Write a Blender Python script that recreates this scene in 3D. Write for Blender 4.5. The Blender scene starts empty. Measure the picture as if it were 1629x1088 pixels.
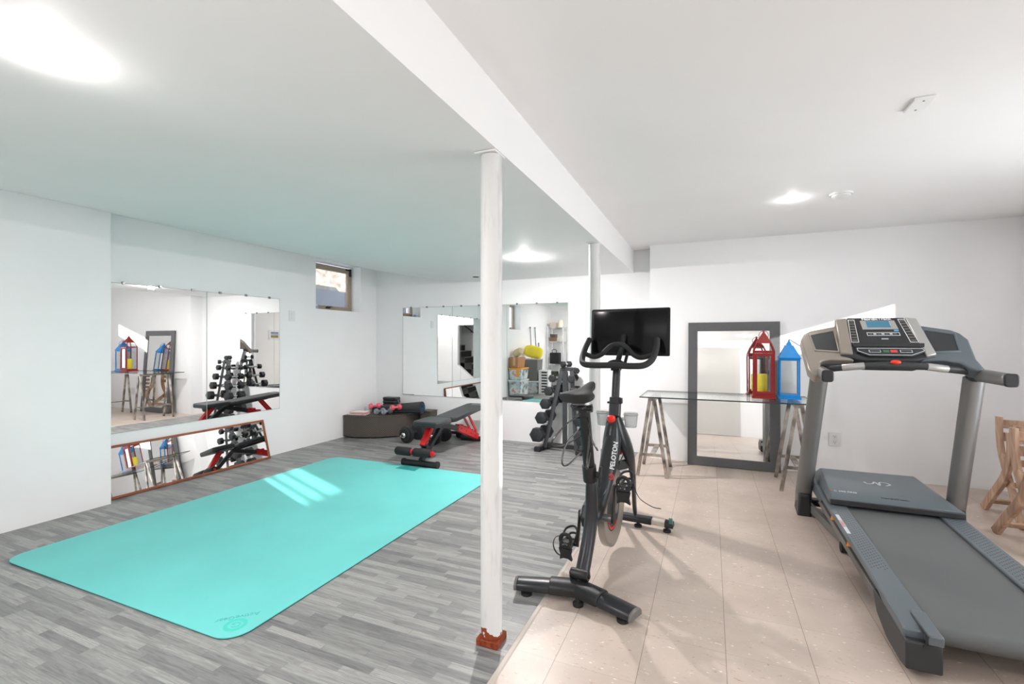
import bpy, bmesh, math, random
from mathutils import Vector, Matrix, Euler
random.seed(7)
C = bpy.context.scene
COL = C.collection
PI = math.pi

# ------------------------------------------------------------------ camera, exposure, sky, sun
cam_d = bpy.data.cameras.new('camera'); cam = bpy.data.objects.new('camera', cam_d); COL.objects.link(cam)
cam_d.sensor_width = 36.0; cam_d.lens = 738.0/1629.0*36.0; cam_d.clip_start = 0.05
cam.location = (0, 0, 1.228)
cam.rotation_euler = (PI/2, 0, math.atan(315.5/738.0))
C.camera = cam
C.view_settings.view_transform = 'Standard'; C.view_settings.look = 'None'
C.view_settings.gamma = 1; C.view_settings.use_curve_mapping = False
C.view_settings.exposure = 0.82

W = bpy.data.worlds.new('world'); C.world = W; W.use_nodes = True
bg = W.node_tree.nodes['Background']; bg.inputs[0].default_value = (0.86, 0.92, 1.0, 1); bg.inputs[1].default_value = 1.6

sun_d = bpy.data.lights.new('sun', 'SUN'); sun = bpy.data.objects.new('sun', sun_d); COL.objects.link(sun)
sun_d.energy = 9.0; sun_d.angle = math.radians(0.6); sun_d.color = (1.0, 0.96, 0.9)
sun.rotation_euler = Vector((-1, 0.41, -0.315)).to_track_quat('-Z', 'Y').to_euler()
sun.location = (6, -1.5, 4)

CAN_POWER = 15.0

# ------------------------------------------------------------------ materials
def lin(c):
    return tuple((x/12.92 if x <= 0.04045 else ((x+0.055)/1.055)**2.4) for x in c)
def rgb(r, g, b): return lin((r/255, g/255, b/255))
class NT:
    def __init__(s, name):
        s.m = bpy.data.materials.new(name); s.m.use_nodes = True; s.t = s.m.node_tree
        s.b = s.t.nodes['Principled BSDF']
    def n(s, typ, **kw):
        x = s.t.nodes.new(typ)
        for k, v in kw.items():
            if k.startswith('i_'):
                key = k[2:]; key = int(key) if key.isdigit() else key
                x.inputs[key].default_value = v
            else: setattr(x, k, v)
        return x
    def l(s, a, b): s.t.links.new(a, b)
    def math(s, op, a, b=None, c=None):
        x = s.t.nodes.new('ShaderNodeMath'); x.operation = op
        for i, v in enumerate((a, b, c)):
            if v is None: continue
            if isinstance(v, (int, float)): x.inputs[i].default_value = v
            else: s.l(v, x.inputs[i])
        return x.outputs[0]
    def ramp(s, fac, stops):
        r = s.t.nodes.new('ShaderNodeValToRGB'); e = r.color_ramp.elements
        while len(e) < len(stops): e.new(0.5)
        for i, (p, c) in enumerate(stops): e[i].position = p; e[i].color = (*c, 1)
        s.l(fac, r.inputs[0]); return r.outputs[0]
    def mix(s, fac, a, b, bt='MIX'):
        x = s.t.nodes.new('ShaderNodeMix'); x.data_type = 'RGBA'; x.blend_type = bt
        for k, v in ((0, fac), (6, a), (7, b)):
            if isinstance(v, (int, float)): x.inputs[k].default_value = v
            elif isinstance(v, tuple): x.inputs[k].default_value = (*v, 1)
            else: s.l(v, x.inputs[k])
        return x.outputs[2]
    def bump(s, h, strength=0.2, dist=0.01):
        x = s.n('ShaderNodeBump', i_Strength=strength, i_Distance=dist)
        s.l(h, x.inputs['Height']); s.l(x.outputs[0], s.b.inputs['Normal'])
    def coord(s): return s.n('ShaderNodeTexCoord').outputs['Object']

def mat(name, col, rough=0.5, metal=0.0, noise=0.0, nscale=60, bump=0.0, bscale=200, trans=0.0, emit=None, estr=0, coat=0, ior=1.45, alpha=1):
    k = NT(name); b = k.b
    b.inputs['Base Color'].default_value = (*col, 1); b.inputs['Roughness'].default_value = rough
    b.inputs['Metallic'].default_value = metal; b.inputs['Transmission Weight'].default_value = trans
    b.inputs['IOR'].default_value = ior; b.inputs['Coat Weight'].default_value = coat
    if emit: b.inputs['Emission Color'].default_value = (*emit, 1); b.inputs['Emission Strength'].default_value = estr
    if noise or bump: co = k.coord()
    if noise:
        n = k.n('ShaderNodeTexNoise', i_Scale=nscale, i_Detail=4.0); k.l(co, n.inputs['Vector'])
        lo = tuple(c*(1-noise) for c in col); hi = tuple(min(1, c*(1+noise)) for c in col)
        k.l(k.ramp(n.outputs[0], [(0.3, lo), (0.7, hi)]), b.inputs['Base Color'])
    if bump:
        n = k.n('ShaderNodeTexNoise', i_Scale=bscale, i_Detail=3.0); k.l(co, n.inputs['Vector'])
        k.bump(n.outputs[0], bump, 0.002)
    return k.m

M = {}
M['paint'] = mat('wall_paint', (0.90, 0.898, 0.905), 0.6, noise=0.012, nscale=3, bump=0.06, bscale=40)
M['ceil'] = mat('ceiling_paint', (0.92, 0.915, 0.915), 0.7, noise=0.012, nscale=2, bump=0.08, bscale=14)
M['reveal'] = mat('reveal_paint', (0.88, 0.88, 0.87), 0.5)
M['mirror'] = mat('mirror_glass', (0.93, 0.94, 0.935), 0.0, 1.0)
M['chrome'] = mat('chrome', (0.75, 0.75, 0.75), 0.12, 1.0)
M['blackplastic'] = mat('black_plastic', (0.022, 0.022, 0.024), 0.42, noise=0.15, nscale=30)
M['blackmatte'] = mat('black_rubber', (0.02, 0.02, 0.021), 0.7, bump=0.25, bscale=400)
M['blackmetal'] = mat('black_painted_metal', (0.03, 0.031, 0.034), 0.35, 0.3)
M['red'] = mat('red_paint', rgb(205, 25, 28), 0.35)
M['hex'] = mat('hex_rubber', (0.022, 0.023, 0.026), 0.55, noise=0.2, nscale=40, bump=0.2, bscale=300)
M['greymetal'] = mat('grey_metal', (0.16, 0.16, 0.165), 0.35, 0.5, noise=0.05)
M['white'] = mat('white_plastic', (0.8, 0.8, 0.8), 0.35)
def thin_glass(name, tint, refl):
    k = NT(name); k.t.nodes.remove(k.b); out = k.t.nodes['Material Output']
    tr = k.n('ShaderNodeBsdfTransparent'); tr.inputs[0].default_value = (*tint, 1)
    gl = k.n('ShaderNodeBsdfGlossy'); gl.inputs['Roughness'].default_value = 0.0; gl.inputs[0].default_value = (1, 1, 1, 1)
    lw = k.n('ShaderNodeFresnel', i_IOR=1.45); mx = k.n('ShaderNodeMixShader')
    k.l(k.math('MULTIPLY', lw.outputs[0], refl), mx.inputs[0]); k.l(tr.outputs[0], mx.inputs[1]); k.l(gl.outputs[0], mx.inputs[2]); k.l(mx.outputs[0], out.inputs[0])
    return k.m
M['wglass'] = thin_glass('window_glass', (0.98, 0.99, 0.99), 0.5)
M['tableglass'] = thin_glass('table_glass', (0.97, 0.99, 0.985), 0.55)

def floor_vinyl():
    k = NT('grey_vinyl_planks'); co = k.coord()
    sp = k.n('ShaderNodeSeparateXYZ'); k.l(co, sp.inputs[0]); x, y = sp.outputs[0], sp.outputs[1]
    RH = 0.036
    row = k.math('FLOOR', k.math('DIVIDE', y, RH))
    wn = k.n('ShaderNodeTexWhiteNoise', noise_dimensions='1D'); k.l(row, wn.inputs['W'])
    xs = k.math('ADD', k.math('DIVIDE', x, 0.31), k.math('MULTIPLY', wn.outputs[0], 7.0))
    colm = k.math('FLOOR', xs)
    cv = k.n('ShaderNodeCombineXYZ'); k.l(row, cv.inputs[0]); k.l(colm, cv.inputs[1])
    w2 = k.n('ShaderNodeTexWhiteNoise', noise_dimensions='2D'); k.l(cv.outputs[0], w2.inputs['Vector'])
    base = k.ramp(w2.outputs[0], [(0.0, rgb(138, 139, 140)), (0.3, rgb(156, 157, 156)), (0.65, rgb(171, 172, 170)), (1.0, rgb(190, 190, 187))])
    # grain stretched along x
    mp = k.n('ShaderNodeMapping'); mp.inputs['Scale'].default_value = (7, 110, 1); k.l(co, mp.inputs[0])
    ad = k.n('ShaderNodeVectorMath', operation='ADD'); k.l(mp.outputs[0], ad.inputs[0])
    sc = k.n('ShaderNodeVectorMath', operation='SCALE'); sc.inputs['Scale'].default_value = 13.0; k.l(w2.outputs[1], sc.inputs[0]); k.l(sc.outputs[0], ad.inputs[1])
    g = k.n('ShaderNodeTexNoise', i_Scale=1.0, i_Detail=6.0, i_Roughness=0.65, i_Distortion=0.8); k.l(ad.outputs[0], g.inputs['Vector'])
    gr = k.ramp(g.outputs[0], [(0.28, (0.60, 0.60, 0.61)), (0.5, (0.95, 0.95, 0.95)), (0.70, (1.26, 1.26, 1.25))])
    c1 = k.mix(1.0, base, gr, 'MULTIPLY')
    # occasional swirly figure
    wv = k.n('ShaderNodeTexWave', wave_type='RINGS', i_Scale=14.0, i_Distortion=6.0, i_Detail=2.0)
    mp2 = k.n('ShaderNodeMapping'); mp2.inputs['Scale'].default_value = (1.3, 3, 1); k.l(co, mp2.inputs[0]); k.l(mp2.outputs[0], wv.inputs['Vector'])
    sel = k.math('GREATER_THAN', w2.outputs[0], 0.9)
    c2 = k.mix(k.math('MULTIPLY', sel, 0.45), c1, k.mix(wv.outputs[1], rgb(140, 141, 141), rgb(208, 208, 205)))
    c2 = k.mix(1.0, c2, (0.70, 0.695, 0.69), 'MULTIPLY')
    # seams
    fr = k.math('FRACT', k.math('DIVIDE', y, RH)); sm = k.math('LESS_THAN', fr, 0.05)
    fx = k.math('FRACT', xs); sx = k.math('LESS_THAN', fx, 0.012)
    s = k.math('MAXIMUM', sm, sx)
    c3 = k.mix(k.math('MULTIPLY', s, 0.3), c2, (0.12, 0.12, 0.125))
    k.l(c3, k.b.inputs['Base Color']); k.b.inputs['Roughness'].default_value = 0.42
    k.bump(g.outputs[0], 0.08, 0.002)
    return k.m
M['vinyl'] = floor_vinyl()

def floor_tile():
    k = NT('pink_beige_tile'); co = k.coord()
    sp = k.n('ShaderNodeSeparateXYZ'); k.l(co, sp.inputs[0]); x, y = sp.outputs[0], sp.outputs[1]
    T = 0.3048
    xs = k.math('DIVIDE', k.math('SUBTRACT', x, 0.056), T); ys = k.math('DIVIDE', k.math('SUBTRACT', y, 2.014), T)
    cv = k.n('ShaderNodeCombineXYZ'); k.l(k.math('FLOOR', xs), cv.inputs[0]); k.l(k.math('FLOOR', ys), cv.inputs[1])
    w2 = k.n('ShaderNodeTexWhiteNoise', noise_dimensions='2D'); k.l(cv.outputs[0], w2.inputs['Vector'])
    base = k.ramp(w2.outputs[0], [(0, rgb(221, 203, 189)), (1, rgb(229, 211, 198))])
    n1 = k.n('ShaderNodeTexNoise', i_Scale=5.0, i_Detail=6.0, i_Roughness=0.6); k.l(co, n1.inputs['Vector'])
    b2 = k.mix(1.0, base, k.ramp(n1.outputs[0], [(0.3, (0.66, 0.655, 0.65)), (0.7, (0.77, 0.77, 0.77))]), 'MULTIPLY')
    # flecks
    ad = k.n('ShaderNodeVectorMath', operation='ADD'); k.l(co, ad.inputs[0]); 
    sc = k.n('ShaderNodeVectorMath', operation='SCALE'); sc.inputs['Scale'].default_value = 5.0; k.l(w2.outputs[1], sc.inputs[0]); k.l(sc.outputs[0], ad.inputs[1])
    mp = k.n('ShaderNodeMapping'); mp.inputs['Scale'].default_value = (38, 90, 1); mp.inputs['Rotation'].default_value = (0, 0, 0.25); k.l(ad.outputs[0], mp.inputs[0])
    f = k.n('ShaderNodeTexNoise', i_Scale=1.0, i_Detail=2.0); k.l(mp.outputs[0], f.inputs['Vector'])
    fm = k.ramp(f.outputs[0], [(0.675, (0, 0, 0)), (0.71, (1, 1, 1))])
    b3 = k.mix(fm, b2, rgb(182, 148, 130))
    f2 = k.ramp(f.outputs[0], [(0.27, (1, 1, 1)), (0.31, (0, 0, 0))])
    b4 = k.mix(f2, b3, rgb(240, 226, 214))
    vo = k.n('ShaderNodeTexVoronoi', i_Scale=5.5); k.l(co, vo.inputs['Vector'])
    sp2 = k.math('LESS_THAN', vo.outputs['Distance'], 0.024)
    b5 = k.mix(k.math('MULTIPLY', sp2, 0.8), b4, rgb(140, 108, 90))
    d = 0.006
    ex = k.math('LESS_THAN', k.math('PINGPONG', xs, 0.5), 0.0045); ey = k.math('LESS_THAN', k.math('PINGPONG', ys, 0.5), 0.0028)
    # pingpong reaches 0 at every whole tile
    s = k.math('MAXIMUM', ex, k.math('MULTIPLY', ey, 0.55))
    b6 = k.mix(k.math('MULTIPLY', s, 0.75), b5, rgb(120, 100, 86))
    k.l(b6, k.b.inputs['Base Color'])
    n3 = k.n('ShaderNodeTexNoise', i_Scale=3.0, i_Detail=3.0); k.l(co, n3.inputs['Vector'])
    k.l(k.math('MULTIPLY_ADD', n3.outputs[0], 0.25, 0.26), k.b.inputs['Roughness'])
    k.bump(n1.outputs[0], 0.05, 0.003)
    return k.m
M['tile'] = floor_tile()

def wood(name, a, b, scale=(3, 40, 40), rough=0.5):
    k = NT(name); co = k.coord()
    mp = k.n('ShaderNodeMapping'); mp.inputs['Scale'].default_value = scale; k.l(co, mp.inputs[0])
    n = k.n('ShaderNodeTexNoise', i_Scale=1.0, i_Detail=5.0, i_Distortion=1.2); k.l(mp.outputs[0], n.inputs['Vector'])
    k.l(k.ramp(n.outputs[0], [(0.3, a), (0.7, b)]), k.b.inputs['Base Color']); k.b.inputs['Roughness'].default_value = rough
    k.bump(n.outputs[0], 0.1, 0.001); return k.m
M['chairwood'] = wood('natural_chair_wood', rgb(150, 112, 88), rgb(205, 172, 146), (25, 25, 5))
M['framewood'] = wood('reddish_frame_wood', rgb(116, 58, 30), rgb(165, 92, 52), (40, 4, 40))
M['rust'] = mat('rusty_primer', rgb(135, 58, 30), 0.8, noise=0.4, nscale=60, bump=0.5, bscale=120)

def wicker():
    k = NT('dark_brown_wicker'); co = k.coord()
    sp = k.n('ShaderNodeSeparateXYZ'); k.l(co, sp.inputs[0])
    h = k.math('ADD', k.math('MULTIPLY', sp.outputs[0], 1.0), k.math('MULTIPLY', sp.outputs[1], 1.0))
    a = k.math('SINE', k.math('MULTIPLY', h, 210)); b = k.math('SINE', k.math('MULTIPLY', sp.outputs[2], 260))
    w = k.math('MULTIPLY', a, b)
    r = k.n('ShaderNodeMapRange'); r.inputs[1].default_value = -1; r.inputs[2].default_value = 1; k.l(w, r.inputs[0])
    k.l(k.ramp(r.outputs[0], [(0.25, rgb(18, 15, 13)), (0.5, rgb(62, 55, 50)), (0.8, rgb(125, 116, 108))]), k.b.inputs['Base Color'])
    k.bump(r.outputs[0], 0.7, 0.004); k.b.inputs['Roughness'].default_value = 0.55; return k.m
M['wicker'] = wicker()

# ------------------------------------------------------------------ mesh helpers
def bm_new(): return bmesh.new()
def add_box(bm, c, s, rot=None):
    m = Matrix.Translation(c)
    if rot is not None: m = m @ (rot if isinstance(rot, Matrix) else Euler(rot).to_matrix().to_4x4())
    m = m @ Matrix.Diagonal((s[0], s[1], s[2], 1))
    bmesh.ops.create_cube(bm, size=1.0, matrix=m); return bm
def add_bb(bm, a, b):
    return add_box(bm, [(a[i]+b[i])/2 for i in range(3)], [abs(b[i]-a[i]) for i in range(3)])
def frame_at(p0, p1, up=(0, 0, 1)):
    z = (Vector(p1)-Vector(p0)).normalized(); u = Vector(up)
    if abs(z.dot(u)) > 0.98: u = Vector((0, 1, 0)) if abs(z.y) < 0.9 else Vector((1, 0, 0))
    x = u.cross(z).normalized(); y = z.cross(x); return x, y, z
def add_beam(bm, p0, p1, w, h, up=(0, 0, 1), w1=None, h1=None):
    """rectangular bar p0->p1; w across, h along 'up'"""
    x, y, z = frame_at(p0, p1, up); w1 = w if w1 is None else w1; h1 = h if h1 is None else h1
    vs = []
    for p, ww, hh in ((p0, w, h), (p1, w1, h1)):
        for sx, sy in ((-1, -1), (1, -1), (1, 1), (-1, 1)):
            vs.append(bm.verts.new(Vector(p)+x*sx*ww/2+y*sy*hh/2))
    for f in ((3, 2, 1, 0), (4, 5, 6, 7), (0, 1, 5, 4), (1, 2, 6, 5), (2, 3, 7, 6), (3, 0, 4, 7)):
        bm.faces.new([vs[i] for i in f])
    return bm
def add_cyl(bm, p0, p1, r0, r1=None, seg=20, cap=True):
    r1 = r0 if r1 is None else r1; x, y, z = frame_at(p0, p1)
    rings = []
    for p, r in ((p0, r0), (p1, r1)):
        rings.append([bm.verts.new(Vector(p)+(x*math.cos(2*PI*i/seg)+y*math.sin(2*PI*i/seg))*r) for i in range(seg)])
    for i in range(seg):
        j = (i+1) % seg; bm.faces.new((rings[0][i], rings[0][j], rings[1][j], rings[1][i]))
    if cap: bm.faces.new(rings[0][::-1]); bm.faces.new(rings[1])
    return bm
def smooth_path(pts, n=6, closed=False):
    P = [Vector(p) for p in pts]; out = []; L = len(P)
    rng = range(L) if closed else range(L-1)
    for i in rng:
        p0 = P[(i-1) % L] if closed or i > 0 else P[0]; p1 = P[i]; p2 = P[(i+1) % L]
        p3 = P[(i+2) % L] if closed or i+2 < L else P[-1]
        for k in range(n):
            t = k/n
            out.append(0.5*((2*p1)+(p2-p0)*t+(2*p0-5*p1+4*p2-p3)*t*t+(3*p1-p0-3*p2+p3)*t**3))
    if not closed: out.append(P[-1])
    return out
def add_tube(bm, pts, r, seg=10, closed=False, ry=None, up=None):
    P = [Vector(p) for p in pts]; N = len(P); rad = r if isinstance(r, (list, tuple)) else [r]*N
    rads_y = [ry]*N if ry else rad
    rings = []; prev = None
    for i in range(N):
        a = P[(i-1) % N] if closed or i > 0 else P[i]; b = P[(i+1) % N] if closed or i < N-1 else P[i]
        z = (b-a).normalized()
        if prev is None or up is not None:
            u = Vector(up) if up is not None else Vector((0, 0, 1))
            if abs(z.dot(u)) > 0.95: u = Vector((1, 0, 0))
            x = u.cross(z).normalized()
        else:
            x = (prev - z*prev.dot(z)).normalized()
        prev = x; y = z.cross(x)
        rings.append([bm.verts.new(P[i]+x*math.cos(2*PI*k/seg)*rad[i]+y*math.sin(2*PI*k/seg)*rads_y[i]) for k in range(seg)])
    for i in range(N if closed else N-1):
        A, B = rings[i], rings[(i+1) % N]
        for k in range(seg):
            j = (k+1) % seg; bm.faces.new((A[k], A[j], B[j], B[k]))
    if not closed: bm.faces.new(rings[0][::-1]); bm.faces.new(rings[-1])
    return bm
def add_lathe(bm, prof, org=(0, 0, 0), axis=(0, 0, 1), seg=28, closed=False):
    """prof: list (r, h)"""
    x, y, z = frame_at((0, 0, 0), axis); rings = []
    for r, h in prof:
        if r < 1e-6: rings.append([bm.verts.new(Vector(org)+z*h)])
        else: rings.append([bm.verts.new(Vector(org)+z*h+(x*math.cos(2*PI*i/seg)+y*math.sin(2*PI*i/seg))*r) for i in range(seg)])
    n = len(rings)
    for a in range(n if closed else n-1):
        A, B = rings[a], rings[(a+1) % n]
        for i in range(seg):
            j = (i+1) % seg
            if len(A) == 1 and len(B) == 1: continue
            if len(A) == 1: bm.faces.new((A[0], B[j], B[i]))
            elif len(B) == 1: bm.faces.new((A[i], A[j], B[0]))
            else: bm.faces.new((A[i], A[j], B[j], B[i]))
    return bm
def add_poly(bm, pts, d):
    """extrude polygon (3-D points) by vector d"""
    d = Vector(d); a = [bm.verts.new(Vector(p)) for p in pts]; b = [bm.verts.new(Vector(p)+d) for p in pts]
    bm.faces.new(a[::-1]); bm.faces.new(b)
    for i in range(len(a)):
        j = (i+1) % len(a); bm.faces.new((a[i], a[j], b[j], b[i]))
    return bm
def add_ring_frame(bm, outer, inner, d):
    """frame between two loops with the same count, extruded by d"""
    d = Vector(d); n = len(outer)
    L = [[bm.verts.new(Vector(p)) for p in outer], [bm.verts.new(Vector(p)) for p in inner],
         [bm.verts.new(Vector(p)+d) for p in outer], [bm.verts.new(Vector(p)+d) for p in inner]]
    for i in range(n):
        j = (i+1) % n
        bm.faces.new((L[0][i], L[0][j], L[1][j], L[1][i])); bm.faces.new((L[2][i], L[3][i], L[3][j], L[2][j]))
        bm.faces.new((L[0][i], L[2][i], L[2][j], L[0][j])); bm.faces.new((L[1][i], L[1][j], L[3][j], L[3][i]))
    return bm
def add_ellipsoid(bm, c, r, seg=20, rings=12):
    bmesh.ops.create_uvsphere(bm, u_segments=seg, v_segments=rings, radius=1.0, matrix=Matrix.Translation(c) @ Matrix.Diagonal((r[0], r[1], r[2], 1))); return bm

def obj(name, bm, m, parent=None, world=False, bevel=0, seg=2, smooth=True, label=None, subsurf=0, mats=None):
    bmesh.ops.recalc_face_normals(bm, faces=bm.faces)
    me = bpy.data.meshes.new(name)
    if world and parent is not None:
        root = parent; mt = Matrix.Identity(4)
        while root is not None:
            mt = (Matrix.Translation(root.location) @ root.rotation_euler.to_matrix().to_4x4()) @ mt; root = root.parent
        bmesh.ops.transform(bm, matrix=mt.inverted(), verts=bm.verts)
    bm.to_mesh(me); bm.free()
    o = bpy.data.objects.new(name, me); COL.objects.link(o)
    if m is not None: me.materials.append(m)
    if smooth:
        for p in me.polygons: p.use_smooth = True
        me.set_sharp_from_angle(angle=math.radians(38))
    if parent is not None: o.parent = parent
    if bevel:
        b = o.modifiers.new('bevel', 'BEVEL'); b.width = bevel; b.segments = seg; b.limit_method = 'ANGLE'; b.angle_limit = math.radians(35)
        b.harden_normals = False
    if subsurf:
        s = o.modifiers.new('subd', 'SUBSURF'); s.levels = subsurf; s.render_levels = subsurf
    if label: o['label'] = label
    return o
def thing(name, label, cat, loc=(0, 0, 0), rotz=0, group=None):
    o = bpy.data.objects.new(name, None); COL.objects.link(o); o.empty_display_size = 0.05
    o.location = loc; o.rotation_euler = (0, 0, rotz); o['label'] = label; o['category'] = cat
    if group: o['group'] = group
    return o
def tag(o, label, cat, group=None):
    o['label'] = label; o['category'] = cat
    if group: o['group'] = group
    return o
def struct(name, bm, m, **kw):
    o = obj(name, bm, m, **kw); o['kind'] = 'structure'; return o
def dup(root, loc, rotz=0, label=None, rot=None):
    r = root.copy(); COL.objects.link(r); r.location = loc
    r.rotation_euler = rot if rot is not None else (0, 0, rotz)
    if label: r['label'] = label
    for ch in list(root.children):
        c = ch.copy(); COL.objects.link(c); c.parent = r
        for g in list(ch.children):
            d = g.copy(); COL.objects.link(d); d.parent = c
    return r
def text(body, size, loc, rot, m, parent=None, name='lettering', depth=0.0006, world=False, bold=0.0, scale=(1, 1)):
    cu = bpy.data.curves.new(name, 'FONT'); cu.body = body; cu.size = size; cu.extrude = depth; cu.offset = bold
    cu.align_x = 'CENTER'; cu.align_y = 'CENTER'
    t = bpy.data.objects.new('tmp', cu); COL.objects.link(t)
    dg = bpy.context.evaluated_depsgraph_get(); me = bpy.data.meshes.new_from_object(t.evaluated_get(dg))
    COL.objects.unlink(t); bpy.data.objects.remove(t)
    rm = rot if isinstance(rot, Matrix) else Euler(rot).to_matrix().to_4x4()
    me.transform(Matrix.Translation(loc) @ rm @ Matrix.Diagonal((scale[0], scale[1], 1, 1)))
    me.materials.clear(); me.materials.append(m)
    if world and parent is not None:
        root = parent; mt = Matrix.Identity(4)
        while root is not None:
            mt = (Matrix.Translation(root.location) @ root.rotation_euler.to_matrix().to_4x4()) @ mt; root = root.parent
        me.transform(mt.inverted())
    o = bpy.data.objects.new(name, me); COL.objects.link(o)
    if parent is not None: o.parent = parent
    return o

# ------------------------------------------------------------------ the room
XL, XP, XR, YB, YBR, YF = -4.36, -4.18, 2.33, 5.30, 5.10, -2.0
XS = -0.785; ZS = 2.0; ZC = 2.25
XE = -0.727
struct('floor', add_bb(bm_new(), (XE, -3.2, -0.08), (XR+0.3, YBR+0.3, 0)), M['tile'], smooth=False)
struct('floor_vinyl', add_bb(bm_new(), (XL-0.1, -3.2, -0.08), (XE, YB+0.1, 0.0)), M['vinyl'], smooth=False)
struct('trim_1', add_poly(bm_new(), [(XE-0.012, -2, 0), (XE+0.012, -2, 0), (XE+0.006, -2, 0.004), (XE-0.008, -2, 0.004)], (0, YB+2, 0)), mat('edge_strip', rgb(196, 186, 176), 0.5), smooth=False)

def wall_with_holes(bm, axis, pos, thick, u0, u1, z0, z1, holes):
    """axis 'x': wall plane x=pos..pos+thick, runs along y. holes: (u0,u1,z0,z1), non-overlapping in u"""
    def bb(a, b, c, d):
        if b-a < 1e-5 or d-c < 1e-5: return
        if axis == 'x': add_bb(bm, (pos, a, c), (pos+thick, b, d))
        else: add_bb(bm, (a, pos, c), (b, pos+thick, d))
    cur = u0
    for h in sorted(holes):
        bb(cur, h[0], z0, z1); bb(h[0], h[1], z0, h[2]); bb(h[0], h[1], h[3], z1); cur = h[1]
    bb(cur, u1, z0, z1); return bm
W1 = (4.20, 4.98, 1.625, 2.235); W2 = (0.30, 0.95, 1.52, 2.10)
struct('wall_left', wall_with_holes(bm_new(), 'x', XL, -0.26, 2.04, YB+0.1, 0, 2.45, [W1]), M['paint'], smooth=False)
struct('wall_left_front', wall_with_holes(bm_new(), 'x', XP, -0.26, YF-1.2, 2.04, 0, 2.45, [W2]), M['paint'], smooth=False)
struct('wall_back', add_bb(bm_new(), (XL-0.26, YB, 0), (-0.589, YB+0.15, 2.45)), M['paint'], smooth=False)
struct('wall_back_right', add_bb(bm_new(), (-0.589, YBR, 0), (XR+0.2, YBR+0.35, 2.45)), M['paint'], smooth=False)
# narrow high windows in the right wall, out of the photo's view, that let the sun in
FILL_DOOR = (-1.75, -0.15, 0.0, 2.1); FILL_DOOR2 = (2.0, 3.6, 0.0, 2.1)  # openings for two unseen doors added to bring in side light
RW = [(0.40, 0.86, 1.62, 1.93), (4.26, 4.76, 1.60, 1.855)]
struct('wall_right', wall_with_holes(bm_new(), 'x', XR, 0.10, YF-1.2, YBR+0.1, 0, 2.45, RW+[FILL_DOOR, FILL_DOOR2]), M['paint'], smooth=False)
bm = bm_new(); add_bb(bm, (XL-0.2, YF-0.12, 0), (-2.42, YF, 2.45)); add_bb(bm, (-1.49, YF-0.12, 0), (XR+0.1, YF, 2.45)); add_bb(bm, (-2.42, YF-0.12, 1.75), (-1.49, YF, 2.45))
add_poly(bm, [(-2.12, YF, 0), (-1.49, YF, 0), (-1.49, YF, 0.52), (-2.12, YF, 0.03)], (0, -0.12, 0))
struct('wall_front', bm, M['paint'], smooth=False)
struct('wall_stair', add_bb(bm_new(), (-4.4, YF-1.1, 0), (XR, YF-1.0, 3.2)), M['paint'], smooth=False)
# ceilings: higher flat ceiling on the right, lowered ceiling on the left that lifts toward the left wall
struct('ceiling', add_bb(bm_new(), (XS, YF-1.1, ZC), (XR+0.2, YBR+0.3, ZC+0.12)), M['ceil'], smooth=False)
bm = bm_new(); prof = [(XS, 2.45), (XS, ZS), (-2.75, ZS)]
for i in range(1, 9):
    t = i/8; x = -2.75 + (XL-0.27+2.75)*t; prof.append((x, ZS + 0.30*(t**1.35)))
prof += [(XL-0.27, 2.45)]
add_poly(bm, [(p[0], YF-1.1, p[1]) for p in prof], (0, YB-YF+1.25, 0))
struct('ceiling_lowered', bm, M['ceil'])

# staircase behind the camera, seen only in the mirrors
st = thing('staircase', 'white staircase with dark treads rising behind the viewer, seen in the mirrors', 'stairs', (-1.6, YF-0.55, 0))
dk = mat('dark_stair_carpet', (0.03, 0.03, 0.028), 0.8, noise=0.3)
for i in range(7):
    x = -2.40+0.24*i; z = 0.19*(i+1)
    obj('tread', add_bb(bm_new(), (x, YF-0.995, z-0.19), (x+0.26, YF-0.125, z)), dk, st, world=True, bevel=0.004)
for i in range(7):
    x = -2.40+0.24*i; z = 0.19*(i+1)
    obj('nosing', add_bb(bm_new(), (x-0.012, YF-0.995, z-0.02), (x+0.0, YF-0.125, z+0.002)), mat('pale_nosing', rgb(150, 150, 140), .5) if i == 0 else bpy.data.materials['pale_nosing'], st, world=True)
hr = thing('handrail', 'grey metal handrail on the wall above the dark stairs', 'handrail', (-1.8, YF-0.95, 1.2))
obj('rail', add_tube(bm_new(), [(-2.5, YF-0.93, 0.88), (-1.2, YF-0.93, 1.78)], 0.018), M['greymetal'], hr, world=True)
for x in (-2.2, -1.45):
    z = 0.88+(x+2.5)*0.692
    obj('bracket', add_tube(bm_new(), [(x, YF-0.93, z), (x, YF-0.95, z-0.06), (x, YF-1.0, z-0.06)], 0.008), M['blackmetal'], hr, world=True)

d3 = struct('door_3', add_bb(bm_new(), (-0.42, YF, 0.005), (0.64, YF+0.03, 2.05)), mat('warm_grey_door', rgb(206, 204, 200), 0.5), bevel=0.003)
b = bm_new()
for z0, z1 in ((0.15, 0.95), (1.08, 1.93)): add_ring_frame(b, [(-0.30, YF+0.03, z0), (0.52, YF+0.03, z0), (0.52, YF+0.03, z1), (-0.30, YF+0.03, z1)], [(-0.28, YF+0.03, z0+0.02), (0.50, YF+0.03, z0+0.02), (0.50, YF+0.03, z1-0.02), (-0.28, YF+0.03, z1-0.02)], (0, 0.004, 0))
obj('panel_moulding', b, bpy.data.materials['warm_grey_door'], d3)
obj('door_knob', add_ellipsoid(bm_new(), (0.58, YF+0.06, 0.98), (0.025, 0.025, 0.025)), M['chrome'], d3)

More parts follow.
